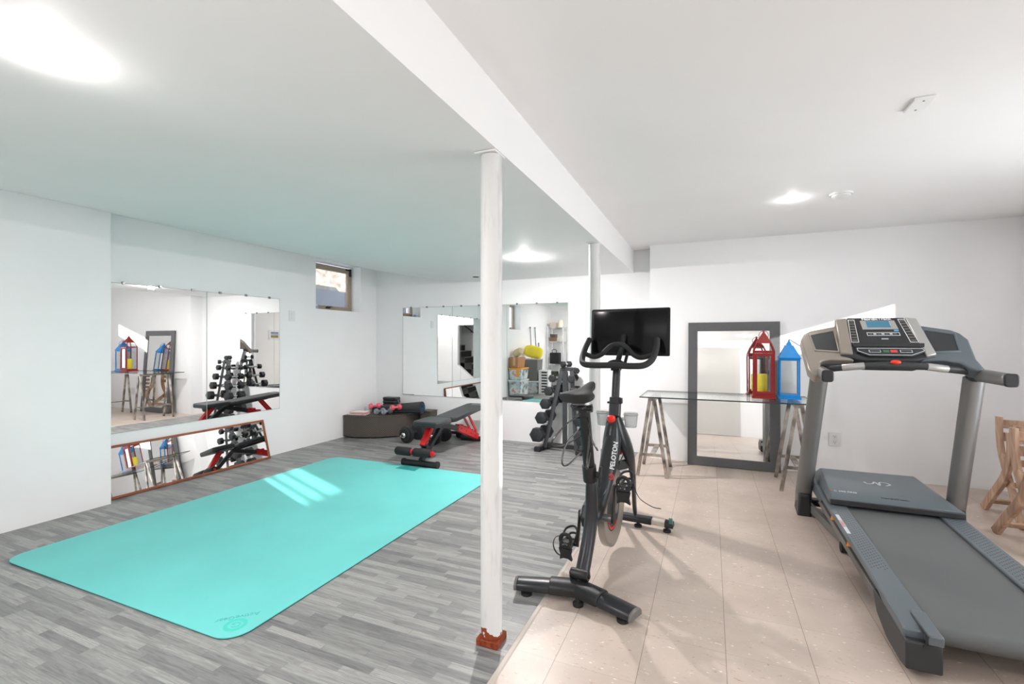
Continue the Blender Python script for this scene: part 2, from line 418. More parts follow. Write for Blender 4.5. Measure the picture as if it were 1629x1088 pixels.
# ------------------------------------------------------------------ windows
fr_m = mat('tan_window_frame', rgb(160, 145, 128), 0.5, noise=0.1)
dk_m = mat('dark_gasket', (0.03, 0.03, 0.035), 0.6)
def window(name, x, y0, y1, z0, z1, d=1, sash=0.05, m=None, latch=True, depth=0.045):
    bmf = bm_new(); cx_ = x
    o = [(cx_, y0, z0), (cx_, y1, z0), (cx_, y1, z1), (cx_, y0, z1)]
    i = [(cx_, y0+sash, z0+sash), (cx_, y1-sash, z0+sash), (cx_, y1-sash, z1-sash), (cx_, y0+sash, z1-sash)]
    add_ring_frame(bmf, o, i, (-depth*d, 0, 0))
    w = struct(name, bmf, m or fr_m, bevel=0.004)
    obj('window_pane', add_bb(bm_new(), (x-0.030*d, y0+sash*.8, z0+sash*.8), (x-0.024*d, y1-sash*.8, z1-sash*.8)), M['wglass'], w, smooth=False)
    if latch:
        b = bm_new(); add_box(b, (x+0.012*d, (y0+y1)/2-0.02, z0+sash*.6), (0.02, 0.06, 0.02)); add_box(b, (x+0.02*d, (y0+y1)/2, z0+sash*.6+0.012), (0.014, 0.09, 0.01))
        obj('window_latch', b, dk_m, w, bevel=0.002)
        b = bm_new(); add_box(b, (x+0.008*d, y1-0.035, z1-0.05), (0.02, 0.03, 0.10)); add_box(b, (x+0.008*d, y1-0.07, z1-0.015), (0.02, 0.09, 0.02))
        obj('window_hinge', b, dk_m, w, bevel=0.002)
        obj('gasket', add_bb(bm_new(), (x-0.002*d, y0+0.01, z0-0.002), (x+0.006*d, y1, z0+0.014)), dk_m, w)
    return w
window('window_1', XL-0.16, W1[0]-0.05, W1[1], W1[2]+0.007, W1[3]-0.02, sash=0.062)
window('window_2', XP-0.16, W2[0], W2[1], W2[2], W2[3])
wf = mat('white_window_frame', (0.8, 0.8, 0.8), 0.4)
for i, r in enumerate(RW):
    w = window('window_%d' % (i+3), XR+0.02, r[0], r[1], r[2], r[3], -1, sash=0.012, m=wf, latch=False, depth=0.03)
    if i == 0:
        for yy in (0.525, 0.665): obj('mullion', add_bb(bm_new(), (XR+0.02, yy, r[2]), (XR+0.045, yy+0.035, r[3])), wf, w)
d1 = window('fill_door_1', XR+0.05, FILL_DOOR[0], FILL_DOOR[1], FILL_DOOR[2], FILL_DOOR[3], -1, sash=0.07, m=wf, latch=False)  # unseen glazed door, added as an opening for fill light
obj('fill_door_handle', add_tube(bm_new(), [(XR+0.05, -0.21, 1.0), (XR-0.0, -0.21, 1.0), (XR-0.0, -0.33, 1.0)], 0.009), M['chrome'], d1)
dl = bpy.data.lights.new('door_fill', 'AREA'); dl.shape = 'RECTANGLE'; dl.size = 1.5; dl.size_y = 2.0; dl.energy = 8; dl.color = (0.93, 0.965, 1.0)  # area lamp outside the added door, standing in for sky light
dlo = bpy.data.objects.new('door_fill', dl); COL.objects.link(dlo); dlo.location = (XR+0.35, -0.95, 1.1); dlo.rotation_euler = (0, PI/2, 0)
d2 = window('fill_door_2', XR+0.05, FILL_DOOR2[0], FILL_DOOR2[1], FILL_DOOR2[2], FILL_DOOR2[3], -1, sash=0.07, m=wf, latch=False)  # second unseen door, added to light the room from the right
obj('fill_door_handle', add_tube(bm_new(), [(XR+0.05, 2.06, 1.0), (XR-0.0, 2.06, 1.0), (XR-0.0, 2.18, 1.0)], 0.009), M['chrome'], d2)
dl2 = dl.copy(); dl2.energy = 29  # stronger fill lamp for the second added door
dlo2 = bpy.data.objects.new('door_fill', dl2); COL.objects.link(dlo2); dlo2.location = (XR+0.35, 2.8, 1.1); dlo2.rotation_euler = (0, PI/2, 0)
# unseen wall added outside the two added doors to block the sun
struct('sun_block_wall', add_bb(add_bb(bm_new(), (3.4, -3.2, 0), (3.6, -0.4, 2.5)), (3.4, 1.35, 0), (3.6, 3.45, 2.6)), mat('sun_block_render', rgb(190, 186, 180), 0.9), smooth=False)
sill = struct('trim_2', add_bb(bm_new(), (XL-0.15, W1[0], W1[2]-0.002), (XL+0.0, W1[1], W1[2]+0.006)), M['reveal'], smooth=False)
# block of masonry of the window well outside window 1
wellm = NT('window_well_stone'); co = wellm.coord()
n = wellm.n('ShaderNodeTexNoise', i_Scale=14.0, i_Detail=5.0); wellm.l(co, n.inputs['Vector'])
wellm.l(wellm.ramp(n.outputs[0], [(0.3, rgb(105, 88, 74)), (0.5, rgb(140, 130, 122)), (0.7, rgb(165, 160, 155))]), wellm.b.inputs['Base Color'])
struct('wall_outside', add_bb(bm_new(), (XL-1.6, 3.2, 1.0), (XL-1.3, 9.2, 3.0)), wellm.m)
struct('trim_3', add_bb(bm_new(), (XL-1.29, 3.2, 1.0), (XL-1.0, 9.0, 2.02)), mat('blue_grey_concrete', rgb(98, 102, 118), 0.9, noise=0.2, nscale=8))
t = thing('blind_bracket', 'small pale blue plastic clip on the windowsill corner', 'clip', (XL-0.05, 4.23, 1.632))
obj('body', add_bb(bm_new(), (XL-0.09, 4.205, 1.633), (XL-0.03, 4.27, 1.672)), mat('pale_blue_plastic', rgb(150, 170, 200), .4), t, world=True, bevel=0.004)
obj('cap', add_bb(bm_new(), (XL-0.085, 4.21, 1.672), (XL-0.035, 4.265, 1.68)), M['white'], t, world=True, bevel=0.002)

# ------------------------------------------------------------------ ceiling fittings
lens_m = mat('lamp_lens', (1, 1, 1), 0.5, emit=(1, 0.985, 0.96), estr=40)
def can(x, y, z, label, power=CAN_POWER, side=0.8, tint=(1, 0.985, 0.97)):
    t = thing('recessed_light', label, 'ceiling light', (x, y, z), 0, 'recessed ceiling lights')
    obj('trim_ring', add_lathe(bm_new(), [(0.038, -0.0012), (0.050, -0.0010), (0.056, 0.0), (0.056, 0.004), (0.038, 0.004)], closed=True), M['white'], t)
    obj('lens', add_lathe(bm_new(), [(0, -0.0014), (0.038, -0.0012), (0.038, 0.003), (0, 0.003)]), lens_m, t)
    ld = bpy.data.lights.new('can_lamp', 'POINT'); ld.shadow_soft_size = 0.006; ld.energy = power*side; ld.color = tint
    lo = bpy.data.objects.new('can_lamp', ld); COL.objects.link(lo); lo.parent = t; lo.location = (0, 0, -0.009)
    l2 = bpy.data.lights.new('can_beam', 'AREA'); l2.shape = 'DISK'; l2.size = 0.07; l2.energy = power*0.85; l2.color = tint
    l2o = bpy.data.objects.new('can_beam', l2); COL.objects.link(l2o); l2o.parent = t; l2o.location = (0, 0, -0.034)
    return t
can(-1.632, 0.646, ZS, 'bright recessed ceiling light in the near left corner of the lowered ceiling', 14, 0.3, (1, 0.94, 0.935))
can(-1.573, 3.951, ZS, 'recessed ceiling light glowing above the rear mirror, between the two white columns', 25, 0.7, (1, 0.94, 0.935))
can(0.537, 3.834, ZC, 'recessed ceiling light on the right ceiling, above the glass table', 1.9)
can(1.55, 0.1, ZC, 'added fill light in the ceiling behind the viewer to the right, out of view', 7)  # unseen light added to help light the right side
can(-3.2, -0.9, ZS+0.02, 'added fill light in the ceiling over the storage bins, seen in mirrors', 8)  # extra ceiling light added to brighten the storage corner
can(-0.2+0.9, -1.3, ZC, 'added fill light in the ceiling near the stairs wall, out of view', 3)  # unseen extra light added near the front wall
can(-1.9, YF-0.5, 2.40, 'added fill light above the stairs, seen only in mirrors', 26)  # added to brighten the stairwell in the mirror views
t = thing('smoke_detector', 'flat round white smoke detector beside the right ceiling light', 'smoke detector', (0.827, 3.824, ZC))
obj('base', add_lathe(bm_new(), [(0, 0), (0.068, 0), (0.068, -0.012), (0, -0.012)]), M['white'], t)
obj('cover', add_lathe(bm_new(), [(0.055, -0.012), (0.055, -0.022), (0.04, -0.03), (0, -0.031)]), M['white'], t)
t = thing('junction_cover', 'white rectangular blank cover plate on the right ceiling', 'cover plate', (0.822, 2.507, ZC))
obj('plate', add_box(bm_new(), (0, 0, -0.006), (0.075, 0.125, 0.012)), mat('cover_white', (.9, .9, .9), .4), t, bevel=0.003)
for s in (-1, 1): obj('screw', add_cyl(bm_new(), (0, s*0.042, -0.012), (0, s*0.042, -0.0135), 0.004, seg=10), M['greymetal'], t)
t = thing('ceiling_vent', 'small dark round vent on the lowered ceiling by the first column', 'vent', (-2.546, 4.869, ZS-0.0))
obj('rim', add_lathe(bm_new(), [(0.03, 0), (0.06, -0.004), (0.06, 0.002), (0.03, 0.002)], closed=True), M['white'], t)
obj('grille', add_lathe(bm_new(), [(0, -0.008), (0.035, -0.008), (0.04, 0.0)]), mat('dark_vent', (.08, .08, .08), .6), t)

# unseen uplighter added behind the viewer as bounce fill for the room
t = thing('fill_floor_lamp', 'slim uplighter added behind the viewer near the stairs as fill light, out of view', 'floor lamp', (-1.12, -1.15, 0))
obj('base', add_lathe(bm_new(), [(0, 0), (0.14, 0), (0.14, 0.015), (0.02, 0.03), (0, 0.03)]), M['greymetal'], t)
obj('pole', add_cyl(bm_new(), (0, 0, 0.03), (0, 0, 1.12), 0.012), M['greymetal'], t)
obj('lamp_shade', add_lathe(bm_new(), [(0.02, 1.10), (0.15, 1.18), (0.17, 1.22), (0.164, 1.22), (0.145, 1.187), (0.02, 1.11)], closed=True), M['blackmetal'], t)
fl = bpy.data.lights.new('uplight', 'AREA'); fl.shape = 'DISK'; fl.size = 0.20; fl.energy = 18; fl.color = (1, 0.98, 0.96)
flo = bpy.data.objects.new('uplight', fl); COL.objects.link(flo); flo.parent = t; flo.location = (0, 0, 1.192); flo.rotation_euler = (PI, 0, 0)

# ------------------------------------------------------------------ steel columns
def column(x, y, label, shaft=0.0445):
    t = thing('support_column', label, 'column', (x, y, 0))
    b = bm_new(); ring = []
    prof = [(shaft, 0.03), (shaft, 0.3), (shaft*1.005, 0.9), (shaft, 1.5), (shaft, ZS-0.012)]
    add_lathe(b, [(0, 0.03)]+prof+[(0, ZS-0.012)], seg=32)
    k = NT('column_paint'); co = k.coord(); n = k.n('ShaderNodeTexNoise', i_Scale=6.0, i_Detail=6.0)
    mp = k.n('ShaderNodeMapping'); mp.inputs['Scale'].default_value = (6, 6, 0.8); k.l(co, mp.inputs[0]); k.l(mp.outputs[0], n.inputs['Vector'])
    sp = k.n('ShaderNodeSeparateXYZ'); k.l(co, sp.inputs[0])
    n2 = k.n('ShaderNodeTexNoise', i_Scale=28.0, i_Detail=2.0); k.l(co, n2.inputs['Vector'])
    lim = k.math('MULTIPLY_ADD', n2.outputs[0], 0.12, -0.005)
    chip = k.math('LESS_THAN', sp.outputs[2], lim)
    pc = k.ramp(n.outputs[0], [(0.25, (0.56, 0.55, 0.54)), (0.45, (0.74, 0.74, 0.74)), (1, (0.78, 0.78, 0.78))])
    k.l(k.mix(chip, pc, rgb(140, 62, 34)), k.b.inputs['Base Color']); k.b.inputs['Roughness'].default_value = 0.5
    k.bump(n.outputs[0], 0.25, 0.004)
    obj('shaft', b, k.m, t)
    b = bm_new(); add_bb(b, (-0.048, -0.048, 0), (0.048, 0.048, 0.028))
    obj('base_plate', b, M['rust'], t, bevel=0.004, label='rusty red-brown square base plate')
    b = bm_new(); add_bb(b, (-0.055, -0.05, ZS-0.009), (0.040, 0.05, ZS-0.001))
    obj('top_plate', b, M['ceil'], t, bevel=0.003)
    return t
column(-0.826, 1.718, 'white round steel column in the foreground with a rusty base')
column(-0.828, 3.573, 'white round steel column farther back, behind the exercise bike')

# ------------------------------------------------------------------ mirrors
clip_m = mat('mirror_clip_metal', (0.25, 0.25, 0.25), 0.3, 1.0)
def wall_mirror(p0, p1, z0, z1, n, label, group, clips):
    p0 = Vector((*p0, 0)); p1 = Vector((*p1, 0)); dirv = (p1-p0).normalized(); nrm = n
    ctr = (p0+p1)/2
    t = thing('wall_mirror', label, 'mirror', (ctr.x, ctr.y, z0), 0, group)
    th = 0.006
    nv = Vector(n)
    a = p0+Vector((0, 0, z0)); b_ = p1+Vector((0, 0, z0)); c = p1+Vector((0, 0, z1)); d = p0+Vector((0, 0, z1))
    obj('glass', add_poly(bm_new(), [a, b_, c, d], nv*th), M['mirror'], t, world=True, smooth=False)
    e = 0.0015
    bmx = bm_new()
    add_ring_frame(bmx, [a-dirv*e-Vector((0, 0, e)), b_+dirv*e-Vector((0, 0, e)), c+dirv*e+Vector((0, 0, e)), d-dirv*e+Vector((0, 0, e))],
                   [a+dirv*e+Vector((0, 0, e)), b_-dirv*e+Vector((0, 0, e)), c-dirv*e-Vector((0, 0, e)), d+dirv*e-Vector((0, 0, e))], nv*(th+0.0006))
    obj('polished_edge', bmx, mat('mirror_edge', (.35, .38, .37), .3) if 'mirror_edge' not in bpy.data.materials else bpy.data.materials['mirror_edge'], t, world=True, smooth=False)
    for f in clips:
        q = p0+(p1-p0)*f+Vector((0, 0, z1))
        bb = bm_new(); add_beam(bb, q+nv*0.001+Vector((0, 0, -0.008)), q+nv*0.001+Vector((0, 0, 0.014)), 0.022, 0.024, up=nv)
        obj('mirror_clip', bb, clip_m, t, world=True, bevel=0.002)
    return t
for i, (a, b_, lab) in enumerate([(2.08, 2.881, 'left panel of the large frameless mirror on the left wall'), (2.884, 3.684, 'right panel of the large frameless mirror on the left wall, nearest the light switch')]):
    wall_mirror((XL+0.001, a), (XL+0.001, b_), 0.50, 1.70, (1, 0, 0), lab, 'mirror panels on the left wall', (0.16, 0.5, 0.84))
for i, (a, b_, lab) in enumerate([(-3.90, -3.117, 'leftmost panel of the frameless mirror on the back wall'), (-3.115, -2.332, 'middle panel of the back wall mirror, partly behind the near column'), (-2.330, -1.545, 'rightmost panel of the back wall mirror, behind the dumbbell rack')]):
    wall_mirror((a, YB-0.001), (b_, YB-0.001), 0.505, 1.695, (0, -1, 0), lab, 'mirror panels on the back wall', (0.17, 0.5, 0.83))

def framed_mirror(name, label, a, b_, c, d, fw, depth, m_frame, back):
    """corners bottom-left, bottom-right, top-right, top-left seen from the front; back = vector pointing behind the mirror"""
    a, b_, c, d = map(Vector, (a, b_, c, d)); ctr = (a+b_)/2
    t = thing(name, label, 'mirror', tuple(ctr))
    u = (b_-a).normalized(); v = (d-a).normalized(); nb = Vector(back)
    inn = [a+u*fw+v*fw, b_-u*fw+v*fw, c-u*fw-v*fw, d+u*fw-v*fw]
    obj('frame', add_ring_frame(bm_new(), [a, b_, c, d], inn, nb*depth), m_frame, t, world=True, bevel=0.003)
    g = fw*0.9; gl = [p+nb*depth*0.35 for p in (a+u*g+v*g, b_-u*g+v*g, c-u*g-v*g, d+u*g-v*g)]
    obj('glass', add_poly(bm_new(), gl, nb*0.005), M['mirror'], t, world=True, smooth=False)
    bk = [p+nb*depth*0.75 for p in (a+u*g+v*g, b_-u*g+v*g, c-u*g-v*g, d+u*g-v*g)]
    obj('backing', add_poly(bm_new(), bk, nb*0.004), M['blackplastic'], t, world=True, smooth=False)
    return t
lean = Vector((-0.04, 0, 0.41)); 
nb = Vector((-0.41, 0, -0.072)).normalized()
framed_mirror('leaning_mirror', 'long low mirror in a thin reddish wood frame leaning on the left wall', (-4.262, 2.05, 0.004), (-4.262, 3.50, 0.004), (-4.334, 3.47, 0.41), (-4.334, 2.05, 0.41), 0.02, 0.02, M['framewood'], nb)
nb = Vector((0, 1, -0.07)).normalized()
framed_mirror('leaning_mirror', 'upright mirror in a wide dark grey frame leaning behind the glass table', (-0.212, 4.976, 0.003), (0.606, 4.976, 0.003), (0.612, 5.074, 1.425), (-0.206, 5.074, 1.425), 0.088, 0.022, mat('charcoal_frame', rgb(92, 92, 94), 0.5, noise=0.08, nscale=90), nb)

# ------------------------------------------------------------------ switches and outlets
t = thing('light_switch', 'white double light switch plate on the left wall right of the mirror', 'light switch', (XL, 3.85, 1.52))
obj('plate', add_bb(bm_new(), (XL, 3.812, 1.462), (XL+0.007, 3.892, 1.582)), M['white'], t, world=True, bevel=0.002)
for z in (1.50, 1.545): obj('rocker', add_bb(bm_new(), (XL+0.006, 3.835, z-0.014), (XL+0.012, 3.869, z+0.014)), M['white'], t, world=True, bevel=0.002)
t = thing('power_outlet', 'white power outlet plate low on the back wall under the treadmill console', 'outlet', (1.05, YBR, 0.33))
obj('plate', add_bb(bm_new(), (1.005, YBR-0.007, 0.268), (1.10, YBR, 0.395)), M['white'], t, world=True, bevel=0.002)
for z in (0.305, 0.36):
    so = obj('socket', add_cyl(bm_new(), (1.0525, YBR-0.007, z), (1.0525, YBR-0.010, z), 0.019), M['white'], t, world=True)
    b = bm_new(); add_box(b, (1.0455, YBR-0.0103, z+0.003), (0.003, 0.001, 0.011)); add_box(b, (1.0595, YBR-0.0103, z+0.003), (0.003, 0.001, 0.009)); add_box(b, (1.0525, YBR-0.0103, z-0.009), (0.005, 0.001, 0.005))
    o = obj('slots', b, M['blackplastic'], t, world=True); 

# ------------------------------------------------------------------ exercise mat
t = thing('exercise_mat', 'large turquoise exercise mat with rounded corners on the grey floor', 'exercise mat', (-2.732, 2.543, 0), 0.006)
mw, ml, rc = 0.935, 1.268, 0.10
loop = []
for cx_, cy_, a0 in ((mw-rc, ml-rc, 0), (-mw+rc, ml-rc, 90), (-mw+rc, -ml+rc, 180), (mw-rc, -ml+rc, 270)):
    for i in range(9):
        a = math.radians(a0+i*90/8); loop.append((cx_+rc*math.cos(a), cy_+rc*math.sin(a)))
matk = mat('turquoise_mat', rgb(108, 204, 200), 0.55, noise=0.05, nscale=2.0, bump=0.2, bscale=600)
obj('top_layer', add_poly(bm_new(), [(x, y, 0.0045) for x, y in loop], (0, 0, 0.0035)), matk, t, smooth=False)
obj('underlayer', add_poly(bm_new(), [(x*0.999, y*0.999, 0.0) for x, y in loop], (0, 0, 0.0045)), mat('dark_teal_rubber', rgb(24, 84, 84), .7), t, smooth=False, label='dark teal underside layer')
lg = mat('mat_print', rgb(70, 204, 188), 0.5); lg2 = mat('mat_print_dark', rgb(72, 176, 168), 0.5)
lx, ly = 0.840, -1.176
emb = bm_new(); add_lathe(emb, [(0.030, 0.0082), (0.046, 0.0082), (0.046, 0.0085), (0.030, 0.0085)], (lx, ly, 0), closed=True, seg=40)
obj('emblem_ring', emb, lg, t)
gp = [(lx+0.017*math.cos(math.radians(a)), ly+0.017*math.sin(math.radians(a)), 0.0084) for a in range(-95, 195, 15)]
gp = gp+[(lx-0.002, ly+0.001, 0.0084)]
b = bm_new()
for i in range(len(gp)-1): add_beam(b, gp[i], gp[i+1], 0.006, 0.0004)
obj('emblem_letter', b, lg, t)
text('ActiveGear', 0.038, (0.797, -1.133, 0.0084), (0, 0, PI*1.25), lg2, t, depth=0.0002)


# ------------------------------------------------------------------ treadmill
def rail_z(y): return 0.17+(y-2.2)*0.047
tm_body = mat('treadmill_grey_plastic', rgb(98, 106, 111), 0.36, 0.2)
tm_dark = mat('treadmill_charcoal', rgb(48, 50, 52), 0.45)
tm_side = mat('treadmill_side_grey', rgb(108, 105, 102), 0.42, 0.15)
tm_belt = mat('treadmill_belt', rgb(90, 92, 92), 0.55, noise=0.05, nscale=500, bump=0.15, bscale=900)
tm_up = mat('treadmill_upright_grey', rgb(126, 125, 124), 0.3, 0.4)
tm_champ = mat('champagne_grey_plastic', rgb(152, 143, 134), 0.3, 0.35)
tm_silver = mat('silver_plastic', rgb(178, 177, 174), 0.28, 0.5)
orange = mat('orange_rubber', rgb(240, 140, 40), 0.5)
prnt = mat('white_print', (0.8, 0.8, 0.8), 0.5)
redprnt = mat('red_print', rgb(205, 70, 60), 0.5)
lbl = mat('print_light_grey', rgb(196, 200, 204), 0.45)
T = thing('treadmill', 'large grey and black treadmill with console and side handles on the beige tiles', 'treadmill', (1.0, 3.0, 0))
# belt with rear roller
b = bm_new(); pr = []
for i in range(13):
    a = PI/2+PI*i/12; pr.append((2.235+0.032*math.cos(a), rail_z(2.235)-0.045+0.032*math.sin(a)))
pr = [(3.75, rail_z(3.75)-0.013)] + pr + [(3.75, rail_z(3.75)-0.077)]
add_poly(b, [(0.768, y, z) for y, z in pr], (0.442, 0, 0))
obj('running_belt', b, tm_belt, T, world=True)
b = bm_new(); add_bb(b, (0.80, 2.35, 0.085), (1.18, 3.9, 0.11)); obj('deck_board', b, tm_dark, T, world=True)
for side, x0, x1 in ((-1, 0.662, 0.765), (1, 1.213, 1.322)):
    # top cover of the side rail, with rows of raised grip dimples
    xi = x0+0.004
    b = bm_new(); prf = [(2.16, rail_z(2.16)-0.004), (2.2, rail_z(2.2)), (3.98, rail_z(3.98)), (4.0, rail_z(4.0)-0.02), (3.98, rail_z(3.98)-0.07), (3.60, rail_z(3.6)-0.068), (3.56, rail_z(3.56)-0.028), (2.45, rail_z(2.45)-0.028), (2.40, rail_z(2.4)-0.04), (2.16, rail_z(2.16)-0.04)]
    add_poly(b, [(x0, y, z) for y, z in prf], (x1-x0, 0, 0))
    sr = obj('side_rail', b, tm_body, T, world=True, bevel=0.006)
    b = bm_new()
    for r in range(6):
        for c in range(34):
            y = 2.62+c*0.025+(r % 2)*0.012
            if r in (0,) and side < 0 and 3.02 < y < 3.34: continue
            x = x0+0.022+r*0.0125
            add_lathe(b, [(0, 0.0012), (0.0028, 0.0008), (0.003, -0.001)], (x, y, rail_z(y)), seg=6)
    obj('grip_dots', b, tm_dark, sr, world=True)
    # label on the rail
    lx = x0+0.018 if side < 0 else x1-0.018
    ll = Matrix.Rotation(math.atan(0.047), 4, 'X')
    b = bm_new(); 
    if side < 0:
        add_beam(b, (lx, 2.98, rail_z(2.98)+0.0006), (lx, 3.24, rail_z(3.24)+0.0006), 0.018, 0.0008)
        obj('rail_label', b, lbl, T, world=True)
        text('FLEXSELECT', 0.017, (lx, 3.11, rail_z(3.11)+0.0013), ll @ Matrix.Rotation(PI/2, 4, 'Z'), redprnt, T, world=True)
    else:
        text('FLEXSELECT', 0.028, (lx, 2.70, rail_z(2.70)+0.0006), ll @ Matrix.Rotation(PI/2, 4, 'Z'), prnt, T, world=True, bold=0.0006)
        b = bm_new(); add_beam(b, (lx, 2.50, rail_z(2.50)+0.0006), (lx, 2.58, rail_z(2.58)+0.0006), 0.02, 0.0008); obj('rail_label', b, redprnt, T, world=True)
    # frame beam below, with an open slot and orange cushions
    b = bm_new(); xo = x0 if side < 0 else x1
    add_poly(b, [(xo-0.0, y, z) for y, z in [(2.42, rail_z(2.42)-0.05), (3.62, rail_z(3.62)-0.052), (3.66, rail_z(3.66)-0.085), (2.42, rail_z(2.42)-0.09)]], (-side*0.045, 0, 0))
    obj('frame_beam', b, tm_side, T, world=True, bevel=0.003)
    for y in (2.95, 3.30):
        b = bm_new(); add_cyl(b, (xo-side*0.016, y, rail_z(y)-0.054), (xo-side*0.016, y, rail_z(y)-0.026), 0.016, 0.012, seg=14)
        obj('cushion', b, orange, T, world=True, label='orange rubber deck cushion')
    # rear end cap reaching down to the floor
    b = bm_new(); zt = rail_z(2.2)
    add_poly(b, [(x0-0.003, y, z) for y, z in [(2.13, zt-0.035), (2.13, 0.03), (2.20, 0.018), (2.34, 0.022), (2.46, 0.06), (2.52, zt-0.03)]], (x1-x0+0.006, 0, 0))
    obj('end_cap', b, tm_dark, T, world=True, bevel=0.008)
    b = bm_new(); xa, xb = (x0+0.058, x1+0.004) if side < 0 else (x0-0.004, x1-0.058)
    add_poly(b, [(xa, 2.125, zt-0.036), (xb, 2.125, zt-0.036), (xb, 2.125, zt), (xa, 2.125, zt)], (0, 0.17, 0.008))
    obj('belt_guide', b, tm_body, T, world=True, bevel=0.005)
    b = bm_new(); xg = xa-0.003 if side < 0 else xb+0.003
    add_box(b, (xg, 2.19, zt+0.001), (0.005, 0.16, 0.006)); add_cyl(b, (xg, 2.1295, zt-0.042), (xg, 2.122, zt-0.042), 0.008, seg=12); add_box(b, (xg, 2.127, zt-0.02), (0.005, 0.006, 0.036))
    obj('adjustment_slot', b, M['blackplastic'], T, world=True)
    b = bm_new(); add_box(b, ((x0+x1)/2, 2.26, 0.010), (0.07, 0.13, 0.020)); obj('rubber_foot', b, M['blackmatte'], T, world=True, bevel=0.005)
# motor hood
def hood_pt(x, y, z): return (x, y, z)
b = bm_new()
nx0, nx1 = 0.675, 1.325; zn = 0.272
low = [(nx0, 3.40, 0.232), (nx1, 3.40, 0.232), (1.30, 4.02, 0.245), (0.70, 4.02, 0.245)]
mid = [(nx0, 3.405, 0.262), (nx1, 3.405, 0.262), (1.30, 4.03, 0.262), (0.70, 4.03, 0.262)]
top = [(nx0+0.012, 3.43, 0.276), (nx1-0.045, 3.43, 0.276), (1.245, 3.88, 0.335), (0.712, 3.88, 0.335)]
V = [[b.verts.new(p) for p in L] for L in (low, mid, top)]
# arched near edge: add middle vertices
b.faces.new(V[0][::-1]); b.faces.new(V[2])
for q in (0, 1):
    for i in range(4):
        j = (i+1) % 4; b.faces.new((V[q][i], V[q][j], V[q+1][j], V[q+1][i]))
hood = obj('motor_hood', b, tm_body, T, world=True, bevel=0.008, seg=3)
b = bm_new(); add_bb(b, (nx0+0.004, 3.392, 0.230), (nx1-0.004, 3.41, 0.262)); obj('hood_skirt', b, M['blackplastic'], T, world=True, bevel=0.004)
b = bm_new(); add_bb(b, (0.74, 3.45, 0.06), (1.26, 4.0, 0.235)); obj('motor_housing', b, tm_dark, T, world=True)
hrot = Matrix.Rotation(math.atan2(0.059, 0.45), 4, 'X')
def hz(y): return 0.276+(y-3.43)*0.059/0.45+0.0008
swish = smooth_path([(0.925, 3.70, hz(3.70)), (0.938, 3.675, hz(3.675)), (0.968, 3.685, hz(3.685)), (0.985, 3.715, hz(3.715)), (1.0, 3.665, hz(3.665)), (1.012, 3.715, hz(3.715)), (1.045, 3.715, hz(3.715)), (1.06, 3.69, hz(3.69)), (1.035, 3.668, hz(3.668))], 6)
obj('hood_logo', add_tube(bm_new(), swish, 0.0055, seg=6, ry=0.001, up=(0, 0, 1)), lbl, hood, world=True)
text('C 590 PRO', 0.026, (0.78, 3.505, hz(3.505)), hrot, lbl, hood, world=True)
text('NordicTrack', 0.026, (1.02, 3.47, hz(3.47)), hrot, tm_dark, hood, world=True)
b = bm_new(); add_box(b, (0.705, 3.505, hz(3.505)), (0.01, 0.014, 0.001), hrot); obj('hood_mark', b, redprnt, hood, world=True)
# floor base: side bars, cross bar, boots
b = bm_new(); add_beam(b, (0.62, 4.0, 0.055), (1.46, 4.0, 0.055), 0.06, 0.05); obj('cross_bar', b, tm_dark, T, world=True, bevel=0.006)
for side, xb, xf in ((-1, 0.628, 0.700), (1, 1.432, 1.36)):
    b = bm_new(); add_beam(b, (xb+side*-0.02, 3.92, 0.055), (xf-side*0.03, 3.26, 0.055), 0.03, 0.052); obj('base_bar', b, tm_side, T, world=True, bevel=0.004)
    b = bm_new(); add_cyl(b, (xf-side*0.05, 3.25, 0.03), (xf-side*0.0, 3.25, 0.03), 0.03, seg=16); obj('base_wheel', b, M['blackmatte'], T, world=True)
    xu = 0.612 if side < 0 else 1.448
    b = bm_new(); add_beam(b, (xu, 3.895, 0.0), (xu, 3.86, 0.165), 0.088, 0.155, up=(0, 1, 0), w1=0.072, h1=0.112); obj('upright_boot', b, tm_dark, T, world=True, bevel=0.012)
    # leaning upright
    b = bm_new(); xt = 0.652 if side < 0 else 1.418
    add_tube(b, [(xu, 3.87, 0.10), (xu, 3.86, 0.16), (xt, 3.555, 1.02)], 0.033, seg=16, ry=0.052, up=(0, 1, 0) if False else (1, 0, 0))
    obj('upright', b, tm_up, T, world=True)
    # side handle with black end cap
    xh = 0.640 if side < 0 else 1.452
    b = bm_new(); add_beam(b, (xt-side*0.0, 3.56, 1.040), (xh, 3.27, 1.026), 0.062, 0.074, w1=0.060, h1=0.070); hd = obj('side_handle', b, tm_up, T, world=True, bevel=0.026, seg=5)
    b = bm_new(); pl = [(xh+0.031*abs(math.cos(a*PI/12))**0.5*(1 if math.cos(a*PI/12) > 0 else -1), 3.275, 1.026+0.036*abs(math.sin(a*PI/12))**0.5*(1 if math.sin(a*PI/12) > 0 else -1)) for a in range(24)]; add_poly(b, pl, (0, -0.017, 0)); obj('end_plug', b, M['blackplastic'], hd, world=True, bevel=0.006, seg=2)
    b = bm_new(); add_beam(b, (xt, 3.58, 1.041), (xt-side*0.002, 3.50, 1.037), 0.068, 0.080); obj('handle_collar', b, M['blackplastic'], T, world=True, bevel=0.014, seg=3)
